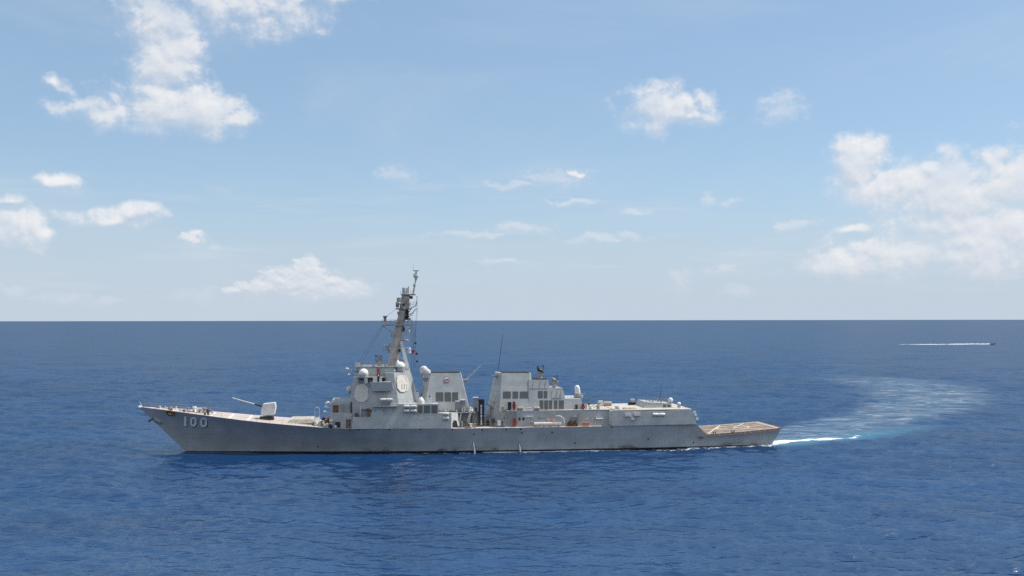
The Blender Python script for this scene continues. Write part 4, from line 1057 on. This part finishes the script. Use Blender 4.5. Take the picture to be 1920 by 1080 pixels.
for x, y, w, h, v, m_ in ((745, 590, 3, 6, -1.2, 'greyd'), (741, 604, 4, 4, -1.5, 'pale'), (765, 601, 5, 5, -1.4, 'greyd'), (733, 632, 3, 7, -1.4, 'greyd'), (756, 622, 3, 8, -1.2, 'soot'), (729, 650, 3, 6, -1.5, 'greyd'), (747, 660, 4, 5, -1.4, 'soot'), (739, 680, 4, 8, -1.6, 'greyd'), (769, 592, 3, 5, -.9, 'pale')):
    part(box_px(MB(), x, x + w, y - h, y, v - .3, v + .4), 'sensor', m_, mast)
part(MB().box(at(757, 590, 0).x, at(761, 590, 0).x, -5.2, 5.2, at(759, 592, 0).z, at(759, 590.5, 0).z), 'upper_yardarm', 'greyd', mast)
part(MB().box(at(748, 577, 0).x, at(752, 577, 0).x, -4.0, 4.0, at(750, 571, 0).z, at(750, 569, 0).z), 'upper_yardarm', 'mast', mast)
pf3, a, b = platform(751.5, 779, 551.5, 1.3, .28)
for px, v in ((756, -.6), (759.5, -.9), (763, -.6), (758, .6), (762.5, .7)):
    c = at(px, 551.5, v); mb = MB(); mb.lathe((c.x, v, a.z), [(.26, 0), (.26, 1.45), (.1, 1.55)], n=10); part(mb, 'antenna_cylinder', 'pale', mast)
mb = MB(); mb.dome(at(758.5, 540.5, 0), .3, -.2); part(mb, 'antenna_cap', 'white', mast)
mb = MB(); mb.tube(at(766, 551, -.3), at(766, 536.5, -.3), .1); mb.tube(at(752, 551, -.5), at(751, 546, -.5), .05); mb.tube(at(770, 551, -.5), at(769.5, 545, -.5), .05); part(mb, 'whip_antenna', 'mast', mast)
mb = MB(); mb.tube(at(774.5, 552, 0), at(779.8, 524, 0), .26, .16); c = at(777.3, 534.5, 0); mb.lathe(c, [(.3, -.25), (.38, 0), (.3, .25)]); pole = part(mb, 'pole_mast', 'mast', mast)
mb = MB(); c = at(780, 517, 0); mb.lathe(c, [(.22, -1.1), (.35, -.65), (.62, -.25), (.68, .05), (.5, .5), (.2, .68)], n=14); part(mb, 'antenna_drum', 'pale', pole)
mb = MB(); c = at(780.3, 508, 0); mb.tube((c.x, 0, c.z - .6), (c.x, 0, c.z), .16); mb.box(c.x - .75, c.x + .75, -.5, .5, c.z - .03, c.z + .14); mb.tube((c.x - .65, 0, c.z), (c.x - .75, 0, c.z + 1.9), .035); part(mb, 'top_antenna', 'mast', pole)
# rigging
mb = MB()
for p, q in (((781.5, 578, -1.5), (774.5, 660, -2.5)), ((777, 578, -1.2), (770, 608, -2.5)), ((773, 612, -5.0), (775.5, 690, -4.6)), ((775.5, 612, -4.5), (777.5, 690, -4.2)), ((771, 612, -5.5), (771.5, 700, -5)), ((778.5, 612, -5), (779.5, 690, -4.6)), ((783, 575, -1), (778.5, 640, -1.8)),
             ((716, 611, -.9), (669, 684, -3)), ((718, 612, .6), (676, 685, 2)), ((742, 580, -.6), (718, 598, -.6))): mb.tube(at(*p), at(*q), .03, n=5)
part(mb, 'halyard', 'rope', mast)
part(panel(MB(), (at(812, 690, 0), Vector((0, -1, 0))), rect(812, 812.3, 690, 690.2), .02), 'wire_clip', 'rope', mast)

# things that hang on the halyards
def flag(px, py, v, w, h, m, label, tilt):
    c = at(px, py, v); mb = MB(); vs = []; nx, ny = 6, 4
    for s in (0, .03):
        for i in range(nx + 1):
            for j in range(ny + 1): vs.append((c.x - w * i / nx, v + .16 * math.sin(i * 1.3 + j * .4) + s, c.z - h * j / ny - tilt * i / nx))
    N = (nx + 1) * (ny + 1); fs = []
    for i in range(nx):
        for j in range(ny):
            q = (i * (ny + 1) + j, (i + 1) * (ny + 1) + j, (i + 1) * (ny + 1) + j + 1, i * (ny + 1) + j + 1); fs += [q, tuple(x + N for x in reversed(q))]
    edge = [i * (ny + 1) for i in range(nx + 1)] + [nx * (ny + 1) + j for j in range(1, ny + 1)] + [i * (ny + 1) + ny for i in range(nx - 1, -1, -1)] + [j for j in range(ny - 1, 0, -1)]
    fs += [(a_, b_, b_ + N, a_ + N) for a_, b_ in zip(edge, edge[1:] + edge[:1])]
    mb.add(vs, fs, True); o = mb.build('signal_flag', M[m]); o.matrix_world = ship_mx; tag(o, label, 'flag', 'signal flags on the mast halyards')


ship_mx = Matrix.Translation((BX, BY, 0)) @ Matrix.Rotation(TH, 4, 'Z')
flag(771.5, 651.5, -4.6, .9, .55, 'cloth', 'upper plain white signal flag flying from a halyard beside the mast', .1)
flag(772, 657, -4.6, 1.0, .55, 'cloth', 'lower white signal flag on a mast halyard, beside the red flag', .15)
flag(777.5, 655.5, -4.3, .75, .85, 'red', 'red signal flag hanging on a halyard right behind the mast', .2)
for px, py, lab in ((779, 643, 'black ball hung highest on the halyard abaft the mast'), (781.5, 663, 'middle of the three black balls on the halyard, just below the red flag'), (782, 677.5, 'black ball hung lowest on the halyard abaft the mast')):
    c = at(px, py, -2.2); mb = MB(); mb.dome((0, 0, 0), .3, -.99, n=14)
    for z in (-.3, .3): mb.tube((0, 0, z * .9), (0, 0, z * 1.4), .06, n=6)
    o = mb.build('signal_ball', M['black']); o.location = world(c); tag(o, lab, 'signal ball', 'black balls on the halyard')

# ------------------------------------------------------------------ people
def skin_mesh(name, verts, edges, radii, m, parent, sub=1):
    me = bpy.data.meshes.new(name); me.from_pydata(verts, edges, []); o = bpy.data.objects.new(name, me); COL.objects.link(o)
    md = o.modifiers.new('skin', 'SKIN'); md.use_smooth_shade = True
    for i, r in enumerate(radii): me.skin_vertices[0].data[i].radius = (r, r)
    me.skin_vertices[0].data[0].use_root = True
    if sub: o.modifiers.new('sub', 'SUBSURF').levels = sub
    dg = bpy.context.evaluated_depsgraph_get(); nm = bpy.data.meshes.new_from_object(o.evaluated_get(dg)); o.modifiers.clear(); o.data = nm
    nm.materials.clear(); nm.materials.append(m); o.parent = parent; return o


def person(p, rz, label, suit, arm=0.0, cap='navy'):
    root = thing('person', label, 'person', world(p), TH + rz, 'sailors on deck')
    V = [(0, 0, .95), (0, 0, 1.15), (0, 0, 1.38), (0, 0, 1.52), (0, 0, 1.62), (0, .02, 1.74)]; Rr = [.14, .13, .15, .06, .085, .08]; E = [(0, 1), (1, 2), (2, 3), (3, 4), (4, 5)]
    JV, JR, JE = V[:4], [.165, .16, .175, .075], [(0, 1), (1, 2), (2, 3)]
    for s in (-1, 1):
        n = len(V); V += [(s * .1, 0, .86), (s * .11, -.02, .48), (s * .11, .02, .08), (s * .12, -.14, .04)]; Rr += [.095, .065, .05, .045]; E += [(0, n), (n, n + 1), (n + 1, n + 2), (n + 2, n + 3)]
        j = len(JV); JV += [(s * .1, 0, .86), (s * .11, -.02, .48), (s * .11, .02, .12)]; JR += [.115, .09, .075]; JE += [(0, j), (j, j + 1), (j + 1, j + 2)]
        n = len(V); y = -.12 - arm * .2; z = 1.1 + arm * .12
        V += [(s * .21, 0, 1.42), (s * .27, y * .35, 1.18), (s * .24, y * 1.9, z - .1), (s * .23, y * 2.3, z - .14)]; Rr += [.065, .05, .04, .045]; E += [(2, n), (n, n + 1), (n + 1, n + 2), (n + 2, n + 3)]
        j = len(JV); JV += [(s * .21, 0, 1.42), (s * .27, y * .35, 1.18), (s * .245, y * 1.6, z - .07)]; JR += [.085, .07, .06]; JE += [(2, j), (j, j + 1), (j + 1, j + 2)]
    skin_mesh('body', V, E, Rr, M['skin'], root); skin_mesh('coverall', JV, JE, JR, M[suit], root)
    mb = MB(); mb.dome((0, .01, 1.72), .115, 0, n=12); mb.box(-.08, .08, -.2, -.08, 1.715, 1.735); mb.build('cap', M[cap], root)
    return root


zwg = zw + .0
person(Vector((u_of(709.5, -8.7), -8.7, zwg)), R(0), 'sailor in dark overalls standing at the bulwark of the bridge wing', 'navy', .6, 'cloth')
person(Vector((u_of(1024.5, -7.1), -7.1, ZR - .03)), R(70), 'sailor in olive overalls in front of the louvres below the rear dish', 'camo', .3)
person(Vector((u_of(1104, -5.2), -5.2, ZR - .03)), R(100), 'sailor in navy overalls on the house roof beside the white domed gun', 'navy', .8)
person(Vector((u_of(603, -7.6), -7.6, zdeck(u_of(603, -7.6)) - .03)), R(-60), 'sailor in olive overalls on the foredeck by the hose reels', 'camo', .2)

# ------------------------------------------------------------------ water running out of the hull
def jet(px, py, py2, lean, label):
    a = on_hull(px, py + .5, .05); b = at(px + lean, py2, a.y - .8); b.z = min(b.z, .05); mb = MB(); pts = []; n = 7
    for i in range(n + 1):
        t = i / n; pts.append(Vector((a.x + (b.x - a.x) * t, a.y - .8 * t, a.z + (b.z - a.z) * t ** 1.5)))
    for i in range(n): mb.tube(pts[i], pts[i + 1], .10 + .012 * i, .10 + .012 * (i + 1), 8, caps=(i in (0, n - 1)))
    o = mb.build('water_jet', M['foam']); o.matrix_world = ship_mx; tag(o, label, 'water jet', 'discharge water falling from the hull')


def foam_mat():
    m = bpy.data.materials.new('white_water'); m.use_nodes = True; b = m.node_tree.nodes['Principled BSDF']
    b.inputs['Base Color'].default_value = (.78, .82, .84, 1); b.inputs['Roughness'].default_value = .7; return m
M['foam'] = foam_mat()
jet(887, 828.5, 851.5, 3.2, 'taller white stream of water falling from an opening in the hull, toward the bow')
jet(973.5, 832.5, 848, 2.2, 'shorter white stream of water falling from the hull below the after house')

# ------------------------------------------------------------------ small boat far away
BP = (598.0, 1239.0)
boat = thing('speedboat', 'tiny dark open speedboat racing across the sea near the horizon', 'boat', (BP[0], BP[1], .1), R(-2))
mb = MB(); rings = []
for x, w, z0, z1 in ((-3.6, 1.2, -.3, .7), (-1, 1.3, -.3, .75), (1.5, 1.15, -.1, .95), (3.0, .6, .35, 1.25), (3.7, .06, .9, 1.4)):
    rings.append([(x, -w, z1), (x, -w * .8, z0 + .2), (x, 0, z0), (x, w * .8, z0 + .2), (x, w, z1)])
mb.loft(rings); mb.build('hull', M['rubber'], boat)
mb = MB(); mb.box(-.6, .5, -.5, .5, .7, 1.9); mb.hexa([(-.1, -.5, 1.9), (.5, -.5, 1.9), (.5, .5, 1.9), (-.1, .5, 1.9)], [(-.1, -.4, 2.4), (.15, -.4, 2.4), (.15, .4, 2.4), (-.1, .4, 2.4)]); mb.build('console', M['pale'], boat)
mb = MB(); mb.path([(-3.2, -.9, .7), (-3.2, -.8, 2.6), (-3.2, .8, 2.6), (-3.2, .9, .7)], .09); mb.build('arch', M['greyd'], boat)
mb = MB(); mb.box(-4.1, -3.5, -.3, .3, .1, 1.4); mb.build('outboard', M['black'], boat)
# foamy wake of the speedboat: a low tumbling ridge of white water
rng = np.random.default_rng(5)
def ground(px, py):
    y = F * H / (py - HOR + (px - 960) * ROLL); return ((px - 960) / F * y, y)
mb = MB(); rings = []; n = 70
wx0, wy0 = BP[0] - 3.2, BP[1] + .1
for i in range(n + 1):
    t = i / n; x = wx0 - t * 112; y = wy0 + 2.0 * t + .6 * math.sin(t * 9)
    h = (.85 * (1 - t) ** 1.3 + .16) * (0.75 + .5 * rng.random()); w = 1.2 + 2.4 * t
    if t > .45 and rng.random() < .35: h *= .35
    rings.append([(x, y - w, -.3), (x, y - w * .6, h * .75), (x, y, h), (x, y + w * .6, h * .7), (x, y + w, -.3)])
mb.loft(rings, True); o = mb.build('boat_wake', M['foam']); o['kind'] = 'stuff'; o['label'] = 'thin white wake trailing behind the tiny speedboat'; o['category'] = 'wake'

# ------------------------------------------------------------------ the sea
def build_sea():
    a0, a1, ncol = R(-37), R(37), 1150
    ang = np.linspace(a0, a1, ncol)
    rr = [70.0]
    while rr[-1] < 2600: rr.append(rr[-1] * (1.0028 if rr[-1] < 700 else 1.0045))
    rr = np.array(rr); nrow = len(rr)
    A, Rr = np.meshgrid(ang, rr)
    X = (Rr * np.sin(A)).astype(np.float32); Y = (Rr * np.cos(A)).astype(np.float32)
    sp = np.maximum(Rr * (a1 - a0) / ncol, Rr * np.where(Rr < 700, .0028, .0045)).astype(np.float32)
    Z = np.zeros_like(X); Zs = np.zeros_like(X)
    rg = np.random.default_rng(11); N = 120
    lam = np.exp(np.linspace(math.log(0.75), math.log(32.0), N)); main = R(258)
    for i, L in enumerate(lam):
        L = L * (1 + .08 * (rg.random() - .5)); th = main + rg.normal(0, .55 if L < 8 else .38); kk = 2 * math.pi / L
        slope = .0275 * (1.32 if L < 2.5 else 1.1 if L < 5 else (5 / L) ** .62); amp = slope / kk * (0.7 + .6 * rg.random())
        if L > 20: amp *= .6
        w = np.clip((L / sp - 2.2) / 2.5, 0, 1); ph = rg.random() * 6.283
        c = np.cos(kk * (X * math.cos(th) + Y * math.sin(th)) + ph)
        Z += (amp * w * (c + .18 * np.cos(2 * (kk * (X * math.cos(th) + Y * math.sin(th)) + ph)))).astype(np.float32)
    # gusts: patches of rougher and smoother water
    G = np.zeros_like(X)
    for i in range(14):
        L = 40 * 1.35 ** (i / 2); th = rg.random() * 6.283
        G += np.cos(2 * math.pi / L * (X * math.cos(th) * .6 + Y * math.sin(th)) + rg.random() * 6.283) * .27
    Z *= np.clip(1.0 + .28 * G, .45, 1.28)
    # wake of the ship
    def dist_to(path):
        best = np.full(X.shape, 1e9, np.float32); along = np.zeros_like(X); s = 0.0
        P = [ground(*p) for p in path]; tot = sum(math.dist(p, q) for p, q in zip(P, P[1:]))
        for p, q in zip(P, P[1:]):
            d = np.array(q) - np.array(p); L = math.hypot(*d)
            t = np.clip(((X - p[0]) * d[0] + (Y - p[1]) * d[1]) / (L * L), 0, 1)
            dd = np.hypot(X - p[0] - t * d[0], Y - p[1] - t * d[1]); m = dd < best
            best = np.where(m, dd, best); along = np.where(m, (s + t * L) / tot, along); s += L
        return best, along
    sm = lambda v, lo, hi: (lambda t: t * t * (3 - 2 * t))(np.clip((v - lo) / (hi - lo), 0, 1))
    d, s = dist_to([(1448, 822), (1510, 811), (1580, 799), (1660, 781), (1720, 763), (1745, 745), (1725, 726), (1660, 714), (1590, 708), (1510, 705)])
    width = np.interp(s, [0, .1, .3, .6, .85, 1], [9, 13, 17, 26, 30, 28])
    slick = sm(d / width, 1.25, .45) * np.interp(s, [0, .05, .6, .85, 1], [.6, 1, 1, .6, 0])
    d2, s2 = dist_to([(1452, 830), (1500, 827), (1560, 822), (1620, 817), (1690, 806), (1760, 792)])
    foam = sm(d2, np.interp(s2, [0, .15, .5, 1], [3.2, 2.7, 2.6, 3.5]), np.interp(s2, [0, .15, .5, 1], [1.1, .7, .4, .3])) * np.interp(s2, [0, .14, .26, .40, .6, 1], [1.2, .86, .64, .40, .2, 0])
    aer = sm(d2, 9, 1.0) * np.interp(s2, [0, .3, .7, 1], [1, .8, .35, 0])
    aer = np.maximum(aer, .13 * slick)
    foam = np.maximum(foam, slick * .14)
    # specks of foam along the hull
    U = (X - BX) * CT + (Y - BY) * ST; V = -(X - BX) * ST + (Y - BY) * CT
    hw = np.interp(U, [UW0 + q * (UW1 - UW0) for q, _ in WLB], [b for _, b in WLB])
    off = -V - hw
    al = np.interp(U, [30, 55, 90, 145, 153, 160], [0, .40, .46, .50, .54, 0])
    foam = np.maximum(foam, al * sm(off, 9, .5) * (off > -1))
    line = np.interp(U, [80.5, 81, 100, 118, 122], [0, .95, .8, .5, 0]) * sm(off, 1.4, .5) * (off > -.6)
    foam = np.maximum(foam, line)
    lee = sm(off, 16, 2) * ((U > 8) & (U < 152)) * (off > -2)                 # calmer water close under the side
    Z *= 1 - .55 * slick - .25 * lee * 0
    Z = Z * (.4 + .6 * sm(np.abs(off - 0) + 10 * ((U < 0) | (U > 158)), 0, 6))
    Z -= (.46 * sm(off, 9, 1) * sm(U, 12, 40) * sm(U, 156, 128) * (off > -20)).astype(np.float32)      # the trough along the side of a moving hull
    nv = nrow * ncol
    co = np.stack([X, Y, Z], -1).reshape(-1, 3)
    # the rest of the circle and the run to the horizon, flat
    idx = (np.arange(nrow - 1)[:, None] * ncol + np.arange(ncol - 1)[None]).reshape(-1)
    quads = np.stack([idx, idx + ncol, idx + ncol + 1, idx + 1], -1)
    extra = []; fx = []
    top = (nrow - 1) * ncol; step = ncol - 1
    ra = list(np.linspace(a1, a0 + 2 * math.pi, 40))
    base = nv
    far = [4000, 8000, 20000, 60000, 150000]
    prev = list(range(top, top + ncol))
    for r in far:
        cur = list(range(base, base + ncol)); base += ncol
        extra.append(np.stack([r * np.sin(ang), r * np.cos(ang), np.zeros(ncol)], -1))
        p = np.array(prev[:-1]); c = np.array(cur[:-1]); fx.append(np.stack([p, c, c + 1, p + 1], -1)); prev = cur
    # behind the camera: rings over the remaining angle, sharing the fan's border columns
    rb = list(range(0, nrow)); 
    rows_r = np.concatenate([rr, far]); sel = list(range(0, nrow, 40)); sel = sel + ([nrow - 1] if sel[-1] != nrow - 1 else []) + list(range(nrow, nrow + len(far)))
    sk = np.array(ra); b0 = base
    extra.append(np.stack([(rows_r[sel][:, None] * np.sin(sk)[None]).reshape(-1), (rows_r[sel][:, None] * np.cos(sk)[None]).reshape(-1), np.full(len(sel) * len(sk), -.02)], -1)); base += len(sel) * len(sk)
    ii = (np.arange(len(sel) - 1)[:, None] * len(sk) + np.arange(len(sk) - 1)[None]).reshape(-1) + b0
    fx.append(np.stack([ii, ii + len(sk), ii + len(sk) + 1, ii + 1], -1))
    # disc under the camera
    m = 64; cs = np.linspace(0, 2 * math.pi, m, endpoint=False); b1 = base
    extra.append(np.concatenate([[[0, 0, -.6]], np.stack([74 * np.sin(cs), 74 * np.cos(cs), np.full(m, -.6)], -1)])); base += m + 1
    tri = np.array([[b1, b1 + 1 + j, b1 + 1 + (j + 1) % m] for j in range(m)])
    co = np.concatenate([co] + extra).astype(np.float32); quads = np.concatenate([quads] + fx)
    me = bpy.data.meshes.new('sea')
    nq, nt = len(quads), len(tri)
    me.vertices.add(len(co)); me.vertices.foreach_set('co', co.ravel())
    me.loops.add(nq * 4 + nt * 3); me.loops.foreach_set('vertex_index', np.concatenate([quads.ravel(), tri.ravel()]).astype(np.int32))
    me.polygons.add(nq + nt)
    me.polygons.foreach_set('loop_start', np.concatenate([np.arange(nq) * 4, nq * 4 + np.arange(nt) * 3]).astype(np.int32))
    me.polygons.foreach_set('use_smooth', np.ones(nq + nt, bool))
    me.update(calc_edges=True); me.validate()
    for nm, arr in (('foam', foam), ('slick', slick), ('aerated', aer)):
        at_ = me.attributes.new(nm, 'FLOAT', 'POINT'); v = np.zeros(len(co), np.float32); v[:nv] = arr.reshape(-1); at_.data.foreach_set('value', v)
    o = bpy.data.objects.new('sea', me); COL.objects.link(o); o['kind'] = 'structure'
    bm = bmesh.new(); bm.from_mesh(me) if False else None; bm.free()
    return o


sea = build_sea()
m = bpy.data.materials.new('sea_water'); m.use_nodes = True; k = NT(m.node_tree); b = m.node_tree.nodes['Principled BSDF']
geo = k.n('ShaderNodeNewGeometry').outputs['Position']
att = lambda n: k.n('ShaderNodeAttribute', attribute_name=n).outputs['Fac']
foamA, slickA, aerA = att('foam'), att('slick'), att('aerated')
big = k.noise(k.scale(geo, (.012, .030, 0)), 1.0, 5.0, .6)
body = k.mix(k.ss(big, .32, .68), (0.0010, 0.018, 0.068), (0.002, 0.030, 0.102))
body = k.mix(k.m('MULTIPLY', aerA, .62), body, (0.10, 0.30, 0.38))
fn = k.noise(k.scale(geo, (.55, .95, 1)), 1.0, 8.0, .68, .6)
fn2 = k.noise(k.scale(geo, (.07, .15, 1)), 1.0, 9.0, .72, 1.2)
thr = k.m('SUBTRACT', 1.0, k.m('MULTIPLY', foamA, 1.0))
cover = k.ss(k.m('MULTIPLY_ADD', fn, .75, k.m('MULTIPLY_ADD', foamA, .85, -.66)), .10, .19)
cover = k.m('MULTIPLY', cover, k.ss(foamA, .02, .12))
streaks = k.m('MULTIPLY', k.m('MULTIPLY', slickA, k.ss(fn2, .44, .68)), .33)
cov = k.m('MAXIMUM', cover, streaks)
col = k.mix(cov, body, (.74, .78, .80))
b.inputs['Specular IOR Level'].default_value = 0.0
k.put(b.inputs['Base Color'], col); b.inputs['Roughness'].default_value = 1.0
h1 = k.noise(k.scale(geo, (1.0, 1.35, 1)), .60, 3.0, .55)
h0 = k.noise(k.scale(geo, (1.0, 1.5, 1)), .21, 2.0, .5)
h2 = k.noise(k.scale(geo, (1.0, 1.3, 1)), 2.4, 2.0, .5)
hh = k.m('MULTIPLY_ADD', h0, .95, k.m('MULTIPLY_ADD', h1, .70, k.m('MULTIPLY', h2, .09)))
bp = k.n('ShaderNodeBump'); k.put(bp.inputs['Height'], hh); bp.inputs['Distance'].default_value = 1.0
k.put(bp.inputs['Strength'], k.m('MULTIPLY_ADD', slickA, -.20, .32))
# reflection of a ruffled sea: Fresnel on the facets, less than a flat mirror's at grazing angles because facets hide each other
fr = k.n('ShaderNodeFresnel'); fr.inputs['IOR'].default_value = 1.333; k.t.links.new(bp.outputs[0], fr.inputs['Normal'])
gl = k.n('ShaderNodeBsdfGlossy'); gl.inputs["Roughness"].default_value = .14; gl.inputs['Color'].default_value = (.82, .93, 1, 1); k.t.links.new(bp.outputs[0], gl.inputs['Normal'])
fac = k.m('DIVIDE', k.m('MULTIPLY', fr.outputs[0], .58), k.m('MULTIPLY_ADD', fr.outputs[0], 1.0, 1.0))
fac = k.m('MULTIPLY', fac, k.m('SUBTRACT', 1.0, cov))
ms = k.n('ShaderNodeMixShader'); k.put(ms.inputs[0], fac); k.t.links.new(b.outputs[0], ms.inputs[1]); k.t.links.new(gl.outputs[0], ms.inputs[2])
k.t.links.new(ms.outputs[0], m.node_tree.nodes['Material Output'].inputs['Surface'])
sea.data.materials.append(m)
